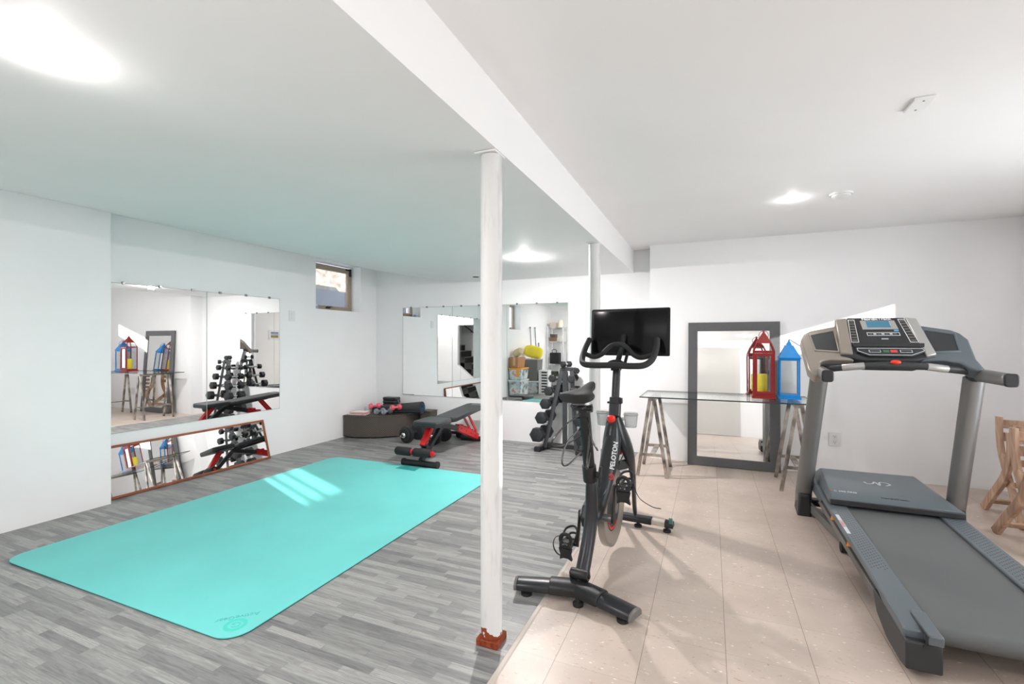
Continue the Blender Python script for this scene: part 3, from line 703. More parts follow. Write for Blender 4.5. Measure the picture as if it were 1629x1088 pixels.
# console tilted plane helper: point on the plane y = 3.5 + (z-1.12), lifted by 'o' toward the user
def cp(x, z, o=0.0): return (x, 3.5+(z-1.12)-o*0.7071, z+o*0.7071)
back = Vector((0, 0.7071, -0.7071))
bar = [(0.640, 3.535, 1.045), (0.70, 3.50, 1.058), (0.78, 3.465, 1.071), (0.878, 3.45, 1.083), (1.013, 3.445, 1.090), (1.151, 3.45, 1.084), (1.25, 3.465, 1.072), (1.35, 3.50, 1.060), (1.425, 3.535, 1.048)]
obj('crossbar', add_tube(bm_new(), smooth_path(bar, 5), 0.0205, seg=14), tm_dark, T, world=True)
for x0, x1 in ((0.755, 0.875), (1.155, 1.275)):
    pp = [p for p in smooth_path(bar, 8) if x0 <= p.x <= x1]
    obj('pulse_grip', add_tube(bm_new(), pp, 0.0222, seg=14), tm_silver, T, world=True)
obj('stop_button', add_ellipsoid(bm_new(), (1.013, 3.430, 1.108), (0.026, 0.018, 0.013)), mat('stop_red', rgb(235, 60, 35), 0.35), T, world=True, label='red stop button')
# wings
lw = [(0.559, 1.245), (0.583, 1.284), (0.62, 1.305), (0.777, 1.338), (0.78, 1.150), (0.83, 1.118), (0.70, 1.120), (0.645, 1.108), (0.640, 1.060), (0.672, 1.025), (0.60, 1.02), (0.572, 1.06)]
rw = [(1.98-x, z) for x, z in lw[:6]]+[(1.27, 1.122), (1.335, 1.108), (1.365, 1.078), (1.395, 1.066), (1.430, 1.070), (1.412, 1.130)]
lr = [(0.618, 1.272), (0.752, 1.300), (0.752, 1.170), (0.632, 1.178)]
rr = [(1.98-x, z) for x, z in lr]
for nm, W_, R_, mm in (('left', lw, lr, tm_champ), ('right', rw, rr, tm_body)):
    b = bm_new(); add_poly(b, [cp(x, z) for x, z in W_], back*0.075); wg = obj('console_wing', b, mm, T, world=True, bevel=0.012, seg=3)
    cx0 = sum(p[0] for p in R_)/4; cz0 = sum(p[1] for p in R_)/4
    rim = [(cx0+(x-cx0)*1.16, cz0+(z-cz0)*1.20) for x, z in R_]
    b = bm_new(); add_ring_frame(b, [cp(x, z, 0.006) for x, z in rim], [cp(x, z, 0.006) for x, z in R_], back*0.012); obj('tray_rim', b, mm, wg, world=True, bevel=0.005, seg=3)
    b = bm_new(); add_poly(b, [cp(x, z, 0.001) for x, z in R_], back*0.002); obj('tray', b, tm_dark, wg, world=True, label='dark recessed tray')
    b = bm_new(); s = 1 if nm == 'left' else -1; c = 0 if nm == 'left' else 1.98
    bx = [(c+s*x, z) for x, z in [(0.672, 1.108), (0.668, 1.095), (0.86, 1.096), (0.86, 1.112)]]
    add_poly(b, [cp(x, z, -0.03) for x, z in bx], back*0.02); obj('wing_vent', b, M['blackplastic'], wg, world=True)
# centre console body
b = bm_new(); ctr = [(0.775, 1.362), (1.205, 1.362), (1.232, 1.138), (1.13, 1.112), (0.88, 1.112), (0.757, 1.138)]
add_poly(b, [cp(x, z, 0.008) for x, z in ctr], back*0.10); con = obj('console', b, tm_dark, T, world=True, bevel=0.010, seg=3)
for L, mm in (([(0.772, 1.366), (0.838, 1.374), (0.822, 1.140), (0.757, 1.144)], tm_champ), ([(1.150, 1.374), (1.206, 1.366), (1.232, 1.144), (1.182, 1.130)], tm_silver)):
    b = bm_new(); add_poly(b, [cp(x, z, 0.022) for x, z in L], back*0.03); obj('console_side', b, mm, T, world=True, bevel=0.007, seg=3)
b = bm_new(); add_poly(b, [cp(x, z, 0.016) for x, z in [(0.842, 1.378), (1.147, 1.374), (1.178, 1.200), (0.828, 1.200)]], back*0.02); pan = obj('control_panel', b, M['blackplastic'], con, world=True, bevel=0.004)
b = bm_new(); add_ring_frame(b, [cp(x, z, 0.018) for x, z in [(0.908, 1.356), (1.090, 1.355), (1.097, 1.297), (0.910, 1.297)]], [cp(x, z, 0.018) for x, z in [(0.938, 1.354), (1.060, 1.353), (1.064, 1.309), (0.938, 1.309)]], back*0.004)
obj('display_frame', b, tm_silver, con, world=True, bevel=0.001)
b = bm_new(); add_poly(b, [cp(x, z, 0.017) for x, z in [(0.938, 1.354), (1.060, 1.353), (1.064, 1.309), (0.938, 1.309)]], back*0.002)
obj('display', b, mat('lcd_blue', rgb(70, 125, 150), 0.25), con, world=True)
pm = Matrix.Rotation(PI/4, 4, 'X')
text('NordicTrack', 0.030, cp(0.998, 1.3658, 0.0172), pm, prnt, con, world=True, bold=0.0007)
# white outlined key columns
for xc0, xc1, s in ((0.862, 0.850, 1), (1.128, 1.152, -1)):
    n = 8
    b = bm_new()
    add_ring_frame(b, [cp(xc0-0.018, 1.364, 0.0172), cp(xc0+0.018, 1.364, 0.0172), cp(xc1+0.021, 1.214, 0.0172), cp(xc1-0.021, 1.214, 0.0172)],
                   [cp(xc0-0.015, 1.361, 0.0172), cp(xc0+0.015, 1.361, 0.0172), cp(xc1+0.018, 1.217, 0.0172), cp(xc1-0.018, 1.217, 0.0172)], back*0.001)
    obj('key_outline', b, prnt, con, world=True)
    for i in range(n):
        f = (i+0.5)/n; x = xc0+(xc1-xc0)*f; z = 1.36+(1.218-1.36)*f
        b = bm_new(); add_box(b, cp(x, z, 0.0175), (0.026, 0.011, 0.003), pm); kk = obj('key', b, tm_side, con, world=True, bevel=0.001)
for i in range(7):
    b = bm_new(); add_box(b, cp(0.945+i*0.021, 1.267, 0.0175), (0.016, 0.013, 0.002), pm); obj('key', b, lbl if i % 2 else tm_side, con, world=True, bevel=0.001)
b = bm_new()
add_ring_frame(b, [cp(x, z, 0.0172) for x, z in [(0.925, 1.278), (1.095, 1.278), (1.095, 1.256), (0.925, 1.256)]], [cp(x, z, 0.0172) for x, z in [(0.929, 1.275), (1.091, 1.275), (1.091, 1.259), (0.929, 1.259)]], back*0.001)
add_box(b, cp(1.01, 1.236, 0.0172), (0.035, 0.008, 0.001), pm)
obj('key_outline', b, lbl, con, world=True)
b = bm_new(); add_box(b, cp(1.082, 1.288, 0.018), (0.024, 0.013, 0.001), pm); obj('sticker', b, mat('sticker_blue', rgb(90, 175, 225), .5), con, world=True, label='small blue sticker')
# reading ledge and lower control strip
b = bm_new(); add_beam(b, cp(0.832, 1.190, 0.026), cp(1.188, 1.190, 0.026), 0.012, 0.026, up=(0, 0, 1)); obj('book_ledge', b, M['blackplastic'], con, world=True, bevel=0.004)
b = bm_new(); add_poly(b, [cp(x, z, 0.022) for x, z in [(0.842, 1.178), (1.180, 1.178), (1.190, 1.158), (1.115, 1.128), (0.900, 1.128), (0.842, 1.154)]], back*0.012); strip = obj('lower_panel', b, tm_dark, con, world=True, bevel=0.004)
b = bm_new(); o_ = [(0.848, 1.174), (1.174, 1.174), (1.182, 1.159), (1.112, 1.132), (0.903, 1.132), (0.848, 1.156)]
i_ = [(0.851, 1.171), (1.171, 1.171), (1.178, 1.160), (1.111, 1.1345), (0.904, 1.1345), (0.851, 1.158)]
add_ring_frame(b, [cp(x, z, 0.0235) for x, z in o_], [cp(x, z, 0.0235) for x, z in i_], back*0.001); obj('panel_outline', b, lbl, con, world=True)
for x, w, mm in ((0.935, 0.06, lbl), (0.992, 0.03, mat('green_key', rgb(70, 110, 80), .5)), (1.03, 0.035, redprnt), (1.09, 0.06, lbl)):
    b = bm_new(); add_box(b, cp(x, 1.155, 0.0238), (w, 0.022, 0.002), pm); kk = obj('key', b, mm, con, world=True, bevel=0.001)
    if mm is lbl:
        b = bm_new(); add_box(b, cp(x, 1.155, 0.0250), (w-0.008, 0.016, 0.001), pm); obj('key_face', b, tm_dark, con, world=True)

# ------------------------------------------------------------------ exercise bike (local: x right, y forward)
B = thing('exercise_bike', 'black exercise bike with a large screen, standing where tiles meet the grey floor', 'exercise bike', (-0.585, 2.13, 0), -0.08)
bk = mat('bike_black', (0.018, 0.0185, 0.02), 0.42, 0.1)
bk2 = mat('bike_satin_black', (0.026, 0.027, 0.03), 0.33, 0.2)
# rear stabiliser: swept V of two flat wings
def stab_profile(c, w, h): return None
def wing_bar(bm, p0, p1, w0, h0, w1, h1, n=7):
    p0, p1 = Vector(p0), Vector(p1); d = (p1-p0).normalized(); side = Vector((0, 0, 1)).cross(d).normalized(); up = Vector((0, 0, 1))
    rings = []
    for p, w, h in ((p0, w0, h0), (p1, w1, h1)):
        sec = [(-w/2, 0), (w/2, 0)]
        for i in range(n+1):
            a = PI*i/n; sec.append((w/2*math.cos(a)*1.0, 0.012+(h-0.012)*math.sin(a)**0.8 if 0 < i < n else 0.012))
        rings.append([bm.verts.new(p+side*x+up*z) for x, z in sec])
    A, Bq = rings; m = len(A)
    bm.faces.new(A[::-1]); bm.faces.new(Bq)
    for i in range(m):
        j = (i+1) % m; bm.faces.new((A[i], A[j], Bq[j], Bq[i]))
b = bm_new(); wing_bar(b, (0.0, 0.035, 0.032), (0.13, 0.0, 0.032), 0.115, 0.055, 0.112, 0.052); wing_bar(b, (0.0, 0.035, 0.032), (-0.13, 0.0, 0.032), 0.115, 0.055, 0.112, 0.052)
obj('rear_stabilizer_center', b, bk, B, bevel=0.004)
for s in (1, -1):
    b = bm_new(); wing_bar(b, (s*0.12, 0.004, 0.030), (s*0.285, -0.045, 0.030), 0.104, 0.046, 0.098, 0.040); obj('rear_stabilizer_arm', b, bk2, B, bevel=0.006)
    b = bm_new(); wing_bar(b, (s*0.283, -0.0445, 0.030), (s*0.296, -0.0485, 0.030), 0.101, 0.042, 0.096, 0.038); obj('end_cap', b, tm_side, B, bevel=0.004)
    b = bm_new(); add_lathe(b, [(0, 0.0), (0.026, 0.0), (0.027, 0.012), (0.014, 0.018), (0.012, 0.034), (0, 0.034)], (s*0.235, -0.045, 0)); obj('rubber_foot', b, M['blackmatte'], B)
b = bm_new(); add_lathe(b, [(0, 0.0), (0.024, 0.0), (0.025, 0.014), (0.014, 0.02), (0.012, 0.034), (0, 0.034)], (0.02, -0.02, 0)); obj('rubber_foot', b, M['blackmatte'], B)
# front stabiliser
b = bm_new(); wing_bar(b, (-0.27, 1.05, 0.035), (0.15, 1.05, 0.035), 0.07, 0.045, 0.07, 0.045); obj('front_stabilizer', b, bk, B, bevel=0.004)
b = bm_new(); wing_bar(b, (0.145, 1.05, 0.038), (0.235, 1.05, 0.038), 0.058, 0.034, 0.058, 0.034); obj('front_stabilizer_band', b, mat('light_beige_band', rgb(196, 184, 172), .4), B, bevel=0.004)
b = bm_new(); wing_bar(b, (0.232, 1.05, 0.034), (0.285, 1.05, 0.034), 0.07, 0.044, 0.066, 0.04); obj('front_stabilizer_cap', b, bk, B, bevel=0.004)
b = bm_new(); add_cyl(b, (0.262, 1.02, 0.082), (0.282, 1.02, 0.082), 0.019, seg=18); obj('transport_wheel', b, mat('teal_wheel', rgb(60, 110, 105), .5), B)
for a in (0.06, 0.245, -0.24):
    b = bm_new(); add_lathe(b, [(0, 0.0), (0.024, 0.0), (0.024, 0.014), (0.010, 0.018), (0.009, 0.04), (0, 0.04)], (a, 1.045, 0)); obj('rubber_foot', b, M['blackmatte'], B)
# seat tube: rises from the rear stabiliser, bows forward, then leans back
def oval_tube(pts, rx, ry, seg=14):
    """rx: list of half-widths across, ry: list of half-depths"""
    bm = bm_new(); P = [Vector(p) for p in pts]; rings = []
    for i, p in enumerate(P):
        a = P[max(0, i-1)]; c = P[min(len(P)-1, i+1)]; z = (c-a).normalized(); x = Vector((1, 0, 0)); y = z.cross(x).normalized(); x = y.cross(z)
        rings.append([bm.verts.new(p+x*math.cos(2*PI*k/seg)*rx[i]+y*math.sin(2*PI*k/seg)*ry[i]) for k in range(seg)])
    for i in range(len(P)-1):
        for k in range(seg):
            j = (k+1) % seg; bm.faces.new((rings[i][k], rings[i][j], rings[i+1][j], rings[i+1][k]))
    bm.faces.new(rings[0][::-1]); bm.faces.new(rings[-1]); return bm
p = [(0, 0.055, 0.05), (0, 0.10, 0.10), (0, 0.165, 0.18), (0, 0.225, 0.27), (0, 0.25, 0.36), (0, 0.24, 0.45), (0, 0.222, 0.53)]
obj('seat_tube', oval_tube(p, [0.036, 0.036, 0.034, 0.034, 0.034, 0.030, 0.026], [0.05, 0.04, 0.04, 0.05, 0.05, 0.042, 0.03]), bk2, B, subsurf=1)
b = bm_new(); add_cyl(b, (-0.045, 0.06, 0.105), (0.045, 0.06, 0.105), 0.026, seg=20); add_cyl(b, (-0.052, 0.06, 0.105), (0.052, 0.06, 0.105), 0.012, seg=6); obj('pivot_joint', b, bk, B, bevel=0.003)
# curved lower frame to the crank housing
p = [(0, 0.23, 0.30), (0, 0.30, 0.31), (0, 0.42, 0.38), (0, 0.52, 0.48), (0, 0.60, 0.60), (0, 0.65, 0.70)]
obj('main_frame', oval_tube(p, [0.03, 0.045, 0.045, 0.05, 0.05, 0.034], [0.04, 0.05, 0.045, 0.055, 0.06, 0.05]), bk2, B, subsurf=1)
b = bm_new(); add_tube(b, [(0, 0.222, 0.515), (0, 0.200, 0.60)], 0.036, seg=18); obj('seat_tube_collar', b, bk, B, bevel=0.004)
b = bm_new(); add_beam(b, (0.035, 0.205, 0.555), (0.066, 0.200, 0.56), 0.022, 0.03); add_beam(b, (0.058, 0.19, 0.50), (0.062, 0.205, 0.60), 0.014, 0.024, up=(0, 1, 0)); obj('quick_release_lever', b, bk, B, bevel=0.006)
obj('seat_post', add_tube(bm_new(), [(0, 0.205, 0.58), (0, 0.125, 0.88)], 0.0225, seg=18, ry=0.03, up=(1, 0, 0)), bk, B)
b = bm_new(); add_beam(b, (0, 0.10, 0.895), (0, 0.20, 0.885), 0.045, 0.028); add_tube(b, [(0, 0.13, 0.86), (0, 0.125, 0.905)], 0.028, seg=14); obj('seat_slider', b, bk, B, bevel=0.004)
b = bm_new(); add_tube(b, [(-0.022, 0.02, 0.912), (-0.022, 0.18, 0.912)], 0.0045, seg=8); add_tube(b, [(0.022, 0.02, 0.912), (0.022, 0.18, 0.912)], 0.0045, seg=8); add_cyl(b, (-0.05, 0.10, 0.905), (0.05, 0.10, 0.905), 0.014, seg=12)
obj('seat_clamp', b, M['blackmetal'], B)
# saddle
b = bm_new(); prof = [(-0.055, 0.050, 0.958), (-0.045, 0.088, 0.964), (-0.01, 0.098, 0.962), (0.04, 0.085, 0.955), (0.085, 0.055, 0.950), (0.13, 0.034, 0.950), (0.19, 0.027, 0.952), (0.225, 0.021, 0.950), (0.238, 0.010, 0.944)]
rings = []
for y, hw, z in prof:
    r = []
    for k in range(16):
        a = 2*PI*k/16; cx_ = math.cos(a); sz = math.sin(a)
        dipz = 0.012*(1-abs(cx_))**2 if y < 0.06 else 0.003
        th = 0.028 if sz < 0 else 0.020
        r.append(b.verts.new((hw*abs(cx_)**0.8*(1 if cx_ > 0 else -1), y, z+th*sz*(0.85 if sz > 0 else 1.2)*(1.0 if abs(cx_) < .7 or sz > 0 else 1.25)-(dipz if sz > 0.3 else 0)-0.010*(abs(cx_)**3 if y < 0.09 else 0))))
    rings.append(r)
for i in range(len(rings)-1):
    for k in range(16):
        j = (k+1) % 16; b.faces.new((rings[i][k], rings[i][j], rings[i+1][j], rings[i+1][k]))
b.faces.new(rings[0][::-1]); b.faces.new(rings[-1])
bmesh.ops.translate(b, vec=(0, -0.08, -0.955), verts=b.verts)
bmesh.ops.transform(b, matrix=Matrix.Translation((0.0, 0.105, 0.990)) @ Matrix.Rotation(0.20, 4, 'X') @ Matrix.Rotation(-0.03, 4, 'Z') @ Matrix.Diagonal((0.92, 0.95, 1, 1)), verts=b.verts)
obj('saddle', b, M['blackmatte'], B, subsurf=2)
# wire dumbbell holders behind the seat
b = bm_new()
for s in (-1, 1):
    add_tube(b, smooth_path([(s*0.012, 0.14, 0.855), (s*0.05, 0.05, 0.84), (s*0.09, -0.03, 0.78), (s*0.11, -0.02, 0.74), (s*0.085, 0.06, 0.72), (s*0.02, 0.15, 0.76)], 6), 0.004, seg=8)
    add_tube(b, smooth_path([(s*0.02, 0.14, 0.80), (s*0.055, 0.03, 0.74), (s*0.06, -0.02, 0.66), (s*0.05, 0.03, 0.635), (s*0.02, 0.16, 0.68)], 6), 0.004, seg=8)
obj('weight_holder', b, mat('gunmetal_wire', (0.12, 0.12, 0.12), 0.25, 0.9), B)
# flywheel
FW = (0.006, 0.60, 0.262)
fwm = NT('brushed_flywheel'); k = fwm
k.b.inputs['Metallic'].default_value = 0.9; k.b.inputs['Roughness'].default_value = 0.34; k.b.inputs['Base Color'].default_value = (0.42, 0.40, 0.38, 1)
b = bm_new(); add_lathe(b, [(0.132, -0.010), (0.200, -0.022), (0.214, -0.020), (0.216, -0.016), (0.216, 0.016), (0.214, 0.020), (0.200, 0.022), (0.132, 0.010)], FW, (1, 0, 0), seg=64, closed=True)
obj('flywheel', b, k.m, B)
b = bm_new(); add_lathe(b, [(0, -0.010), (0.134, -0.010), (0.134, 0.010), (0, 0.010)], FW, (1, 0, 0), seg=48); disc = obj('flywheel_disc', b, bk, B)
b = bm_new(); add_lathe(b, [(0, 0.03), (0.03, 0.03), (0.034, 0.01), (0.034, -0.01), (0.03, -0.03), (0, -0.03)], FW, (1, 0, 0), seg=24); obj('hub', b, M['greymetal'], B)
for s in (1,):
    b = bm_new()
    for a0 in range(-150, -60, 12):
        a1, a2 = math.radians(a0), math.radians(a0+11)
        add_beam(b, (FW[0]+s*0.0108, FW[1]+0.118*math.cos(a1), FW[2]+0.118*math.sin(a1)), (FW[0]+s*0.0108, FW[1]+0.118*math.cos(a2), FW[2]+0.118*math.sin(a2)), 0.012, 0.001, up=(1, 0, 0))
    obj('red_arc', b, mat('bike_red', rgb(205, 40, 40), .4), B, label='red arc marking on the flywheel')
# belt guard on the left side, crank housing
b = bm_new(); hs = [(0.25, 0.30), (0.27, 0.25), (0.32, 0.225), (0.42, 0.22), (0.56, 0.225), (0.63, 0.262), (0.60, 0.32), (0.48, 0.37), (0.36, 0.385), (0.28, 0.36)]
add_poly(b, [(-0.030, y, z) for y, z in hs], (-0.036, 0, 0)); obj('belt_guard', b, bk, B, bevel=0.010, seg=3)
obj('crank_axle', add_cyl(bm_new(), (-0.085, 0.32, 0.30), (0.085, 0.32, 0.30), 0.020, seg=20), M['greymetal'], B)
for s, dy, dz in ((1, 0.02, 0.168), (-1, -0.02, -0.168)):
    cy_, cz_ = 0.32, 0.30
    b = bm_new(); add_beam(b, (s*0.090, cy_-dy*0.12, cz_-dz*0.12), (s*0.097, cy_+dy, cz_+dz), 0.012, 0.034, up=(0, 1, 0), h1=0.026); obj('crank_arm', b, bk, B, bevel=0.005)
    py_, pz_ = cy_+dy, cz_+dz; x0 = s*0.106; x1 = s*0.195; xm = (x0+x1)/2
    b = bm_new(); add_cyl(b, (s*0.09, py_, pz_), (x1, py_, pz_), 0.008, seg=10)
    add_box(b, (xm, py_, pz_+0.006), (0.062, 0.052, 0.016)); 
    for q in (-1, 1): add_box(b, (xm+q*0.030, py_, pz_+0.004), (0.008, 0.098, 0.022))
    for yy in (-0.046, 0.046): add_box(b, (xm, py_+yy, pz_+0.004), (0.062, 0.010, 0.02))
    pd = obj('pedal', b, M['blackplastic'], B, bevel=0.003)
    b = bm_new()
    for q in range(6):
        a = q*PI/3; add_cyl(b, (xm+0.022*math.cos(a), py_-0.052, pz_+0.028+0.02*math.sin(a)), (xm+0.022*math.cos(a), py_-0.056, pz_+0.028+0.02*math.sin(a)), 0.0035, seg=8)
    obj('pedal_studs', b, M['chrome'], pd)
    # toe cage: basket ahead of pedal, plus rear plate hanging down
    b = bm_new()
    add_tube(b, smooth_path([(xm-0.036, py_-0.01, pz_+0.01), (xm-0.034, py_+0.05, pz_+0.055), (xm, py_+0.085, pz_+0.065), (xm+0.034, py_+0.05, pz_+0.055), (xm+0.036, py_-0.01, pz_+0.01)], 5), 0.006, seg=8)
    add_tube(b, smooth_path([(xm-0.034, py_+0.03, pz_+0.0), (xm-0.02, py_+0.09, pz_+0.02), (xm+0.02, py_+0.09, pz_+0.02), (xm+0.034, py_+0.03, pz_+0.0)], 5), 0.006, seg=8)
    add_poly(b, [(xm-0.036, py_-0.05, pz_-0.01), (xm+0.036, py_-0.05, pz_-0.01), (xm+0.028, py_-0.045, pz_-0.045), (xm+0.034, py_-0.04, pz_-0.075), (xm+0.012, py_-0.038, pz_-0.066), (xm-0.012, py_-0.038, pz_-0.066), (xm-0.034, py_-0.04, pz_-0.075), (xm-0.028, py_-0.045, pz_-0.045)], (0, 0.02, 0))
    add_tube(b, [(xm+0.03*math.cos(a*PI/8), py_-0.04, pz_+0.035+0.03*math.sin(a*PI/8)) for a in range(16)], 0.010, seg=8, closed=True)
    obj('toe_cage', b, M['blackmatte'], pd)
    b = bm_new()
    if s > 0: add_tube(b, smooth_path([(xm+0.04, py_, pz_+0.03), (xm+0.055, py_+0.01, pz_-0.02), (xm+0.075, py_+0.03, pz_-0.06), (xm+0.13, py_+0.05, pz_-0.095), (xm+0.17, py_+0.06, pz_-0.10)], 6), 0.007, seg=6, ry=0.0018)
    else: add_tube(b, smooth_path([(xm-0.02, py_-0.03, pz_+0.05), (xm-0.06, py_-0.03, pz_+0.035), (xm-0.075, py_-0.03, pz_-0.01), (xm-0.055, py_-0.03, pz_-0.05), (xm-0.015, py_-0.03, pz_-0.062)], 6), 0.007, seg=6, ry=0.0018)
    obj('strap', b, M['blackmatte'], pd)
# front fork: two legs from the head down to the front stabiliser, joined into a broad fairing
fair = mat('bike_fairing_black', (0.022, 0.024, 0.028), 0.28, 0.2, coat=0.1)
def fork_leg(s):
    pts = [(s*0.012, 0.665, 0.80), (s*0.022, 0.685, 0.72), (s*0.050, 0.72, 0.63), (s*0.070, 0.77, 0.54), (s*0.074, 0.83, 0.44), (s*0.066, 0.90, 0.30), (s*0.052, 0.97, 0.17), (s*0.046, 1.03, 0.075)]
    return oval_tube(pts, [0.026, 0.032, 0.034, 0.028, 0.018, 0.014, 0.013, 0.014], [0.04, 0.055, 0.072, 0.062, 0.040, 0.030, 0.028, 0.030])
for s in (1, -1): obj('fork_leg', fork_leg(s), fair, B, subsurf=1)
# broad down tube with lettering, running back from the head to the crank housing
p = [(0.0, 0.668, 0.78), (0.0, 0.655, 0.70), (0.0, 0.625, 0.62), (0.0, 0.575, 0.54), (0.0, 0.505, 0.46), (0.0, 0.41, 0.39), (0.0, 0.33, 0.33)]
obj('down_tube', oval_tube(p, [0.034, 0.045, 0.056, 0.056, 0.048, 0.038, 0.032], [0.04, 0.055, 0.058, 0.05, 0.045, 0.045, 0.045]), fair, B, subsurf=1)
b = bm_new(); add_beam(b, (-0.05, 0.60, 0.475), (0.078, 0.78, 0.490), 0.02, 0.058, up=(0, 0, 1)); obj('fork_bridge', b, bk, B, bevel=0.006)
# text down the rear face of the down tube
dv = Vector((0, 0.655-0.505, 0.70-0.46)).normalized()     # along the tube, upward
xv = dv; zv = Vector((0.35, -0.80, 0.49)).normalized(); zv = (zv-xv*zv.dot(xv)).normalized(); yv = zv.cross(xv)
rm = Matrix((xv, yv, zv)).transposed().to_4x4()
def tube_pt(f, o=0.0): return Vector((0.022, 0.535, 0.50))+dv*f+zv*(0.048+o)
text('PELOTON', 0.036, tube_pt(0.068), rm, prnt, B, bold=0.0008)
b = bm_new(); q = tube_pt(-0.055, 0.0)
add_tube(b, [q+yv*0.013*math.cos(a*PI/6)+xv*0.015*math.sin(a*PI/6) for a in range(12)], 0.0035, seg=6, closed=True); add_beam(b, q-xv*0.012-yv*0.004, q+xv*0.012+yv*0.004, 0.005, 0.002, up=zv)
obj('logo_mark', b, mat('bike_logo_red', rgb(210, 60, 66), .4), B)
# magnet / red detail inside the fork
b = bm_new(); add_beam(b, (0.03, 0.70, 0.55), (0.025, 0.74, 0.66), 0.02, 0.014, up=(0, 1, 0)); obj('brake_bracket', b, bpy.data.materials['bike_red'], B, bevel=0.004, label='red brake bracket')
b = bm_new(); add_tube(b, smooth_path([(0.05, 0.74, 0.68), (0.055, 0.76, 0.60), (0.04, 0.72, 0.54), (0.03, 0.68, 0.50)], 5), 0.004, seg=6); obj('cable', b, mat('green_cable', rgb(50, 80, 50), .5), B)
# resistance knob
b = bm_new(); add_tube(b, [(-0.005, 0.625, 0.665), (-0.005, 0.628, 0.745)], 0.016, seg=14); obj('knob_stem', b, bk, B)
b = bm_new(); add_lathe(b, [(0, -0.024), (0.010, -0.024), (0.022, -0.010), (0.025, 0.002), (0.023, 0.016), (0.012, 0.020), (0, 0.014)], (-0.005, 0.630, 0.772), (0, -0.05, 1), seg=16)
obj('resistance_knob', b, mat('knob_red', rgb(235, 48, 34), 0.35), B, label='bright red resistance knob')
# head tube, handlebar post, clamp
b = bm_new(); add_tube(b, [(0, 0.675, 0.72), (0, 0.70, 0.87)], 0.030, seg=16, ry=0.036, up=(1, 0, 0)); obj('head_tube', b, fair, B)
b = bm_new(); add_tube(b, [(0, 0.695, 0.855), (0, 0.70, 0.895)], 0.034, seg=18); add_box(b, (0.035, 0.69, 0.875), (0.02, 0.03, 0.035)); add_box(b, (-0.036, 0.69, 0.862), (0.02, 0.02, 0.012)); obj('head_clamp', b, bk, B, bevel=0.004)
obj('handlebar_post', add_tube(bm_new(), [(0, 0.70, 0.88), (0.0, 0.735, 1.07)], 0.017, seg=16, ry=0.024, up=(1, 0, 0)), bk2, B)
b = bm_new(); add_ellipsoid(b, (0.0, 0.715, 1.095), (0.055, 0.05, 0.026)); add_beam(b, (0, 0.72, 1.055), (0, 0.72, 1.09), 0.05, 0.06, up=(0, 1, 0)); obj('handlebar_hub', b, bk, B)
# handlebar: outer U plus raised inner loop
outer = smooth_path([(0.215, 0.86, 1.245), (0.222, 0.80, 1.19), (0.215, 0.72, 1.128), (0.185, 0.655, 1.095), (0.12, 0.63, 1.088), (0, 0.628, 1.090), (-0.12, 0.63, 1.088), (-0.185, 0.655, 1.095), (-0.215, 0.72, 1.128), (-0.222, 0.80, 1.19), (-0.215, 0.86, 1.245)], 6)
obj('handlebar', add_tube(bm_new(), outer, 0.0185, seg=14), M['blackmatte'], B)
inner = smooth_path([(0.218, 0.77, 1.155), (0.15, 0.74, 1.135), (0.10, 0.745, 1.15), (0.055, 0.76, 1.195), (0.02, 0.765, 1.213), (-0.02, 0.765, 1.213), (-0.055, 0.76, 1.195), (-0.10, 0.745, 1.15), (-0.15, 0.74, 1.135), (-0.218, 0.77, 1.155)], 6)
obj('inner_handlebar', add_tube(bm_new(), inner, 0.015, seg=12), M['blackmatte'], B)
b = bm_new(); add_tube(b, [(0.0, 0.74, 1.09), (0.0, 0.86, 1.20), (0.0, 0.91, 1.27)], 0.017, seg=12); add_tube(b, [(0.05, 0.73, 1.095), (0.05, 0.80, 1.16)], 0.010, seg=10); obj('screen_mount', b, bk, B)
# screen, tipped back slightly
scr_rot = Matrix.Rotation(-0.07, 4, 'X') @ Matrix.Rotation(0.0, 4, 'Z'); scr_c = Vector((0.030, 0.93, 1.292))
sm = Matrix.Translation(scr_c) @ scr_rot
b = bm_new(); add_box(b, (0, 0, 0), (0.505, 0.026, 0.305)); bmesh.ops.transform(b, matrix=sm, verts=b.verts); scr = obj('touch_screen', b, mat('screen_bezel', (0.012, 0.012, 0.013), 0.25), B, bevel=0.009, seg=3)
b = bm_new(); add_box(b, (0, -0.0134, 0.0), (0.470, 0.0012, 0.268)); bmesh.ops.transform(b, matrix=sm, verts=b.verts); obj('screen_glass', b, mat('screen_glass', (0.006, 0.006, 0.007), 0.06), scr)
for nm_ in ('screen_bezel', 'screen_glass'): bpy.data.materials[nm_].node_tree.nodes['Principled BSDF'].inputs['Specular IOR Level'].default_value = 0.15
# clear bottle cups either side of the head
cup_m = mat('clear_cup_plastic', (0.8, 0.82, 0.82), 0.15, trans=0.75, ior=1.2)
for s in (1, -1):
    b = bm_new(); cxx = s*0.085; R0, R1 = 0.034, 0.042
    add_lathe(b, [(0, 0), (R0, 0), (R1, 0.085), (R1-0.003, 0.085), (R0-0.003, 0.004), (0, 0.004)], (cxx, 0.735, 0.715), (0, 0, 1), seg=4 if False else 20)
    obj('bottle_cup', b, cup_m, B)
    b = bm_new(); add_tube(b, [(s*0.02, 0.70, 0.76), (s*0.05, 0.715, 0.765)], 0.010, seg=8); add_tube(b, [(cxx+0.043*math.cos(a*PI/8), 0.735+0.043*math.sin(a*PI/8), 0.79) for a in range(16)], 0.003, seg=6, closed=True); obj('cup_holder', b, tm_silver, B)

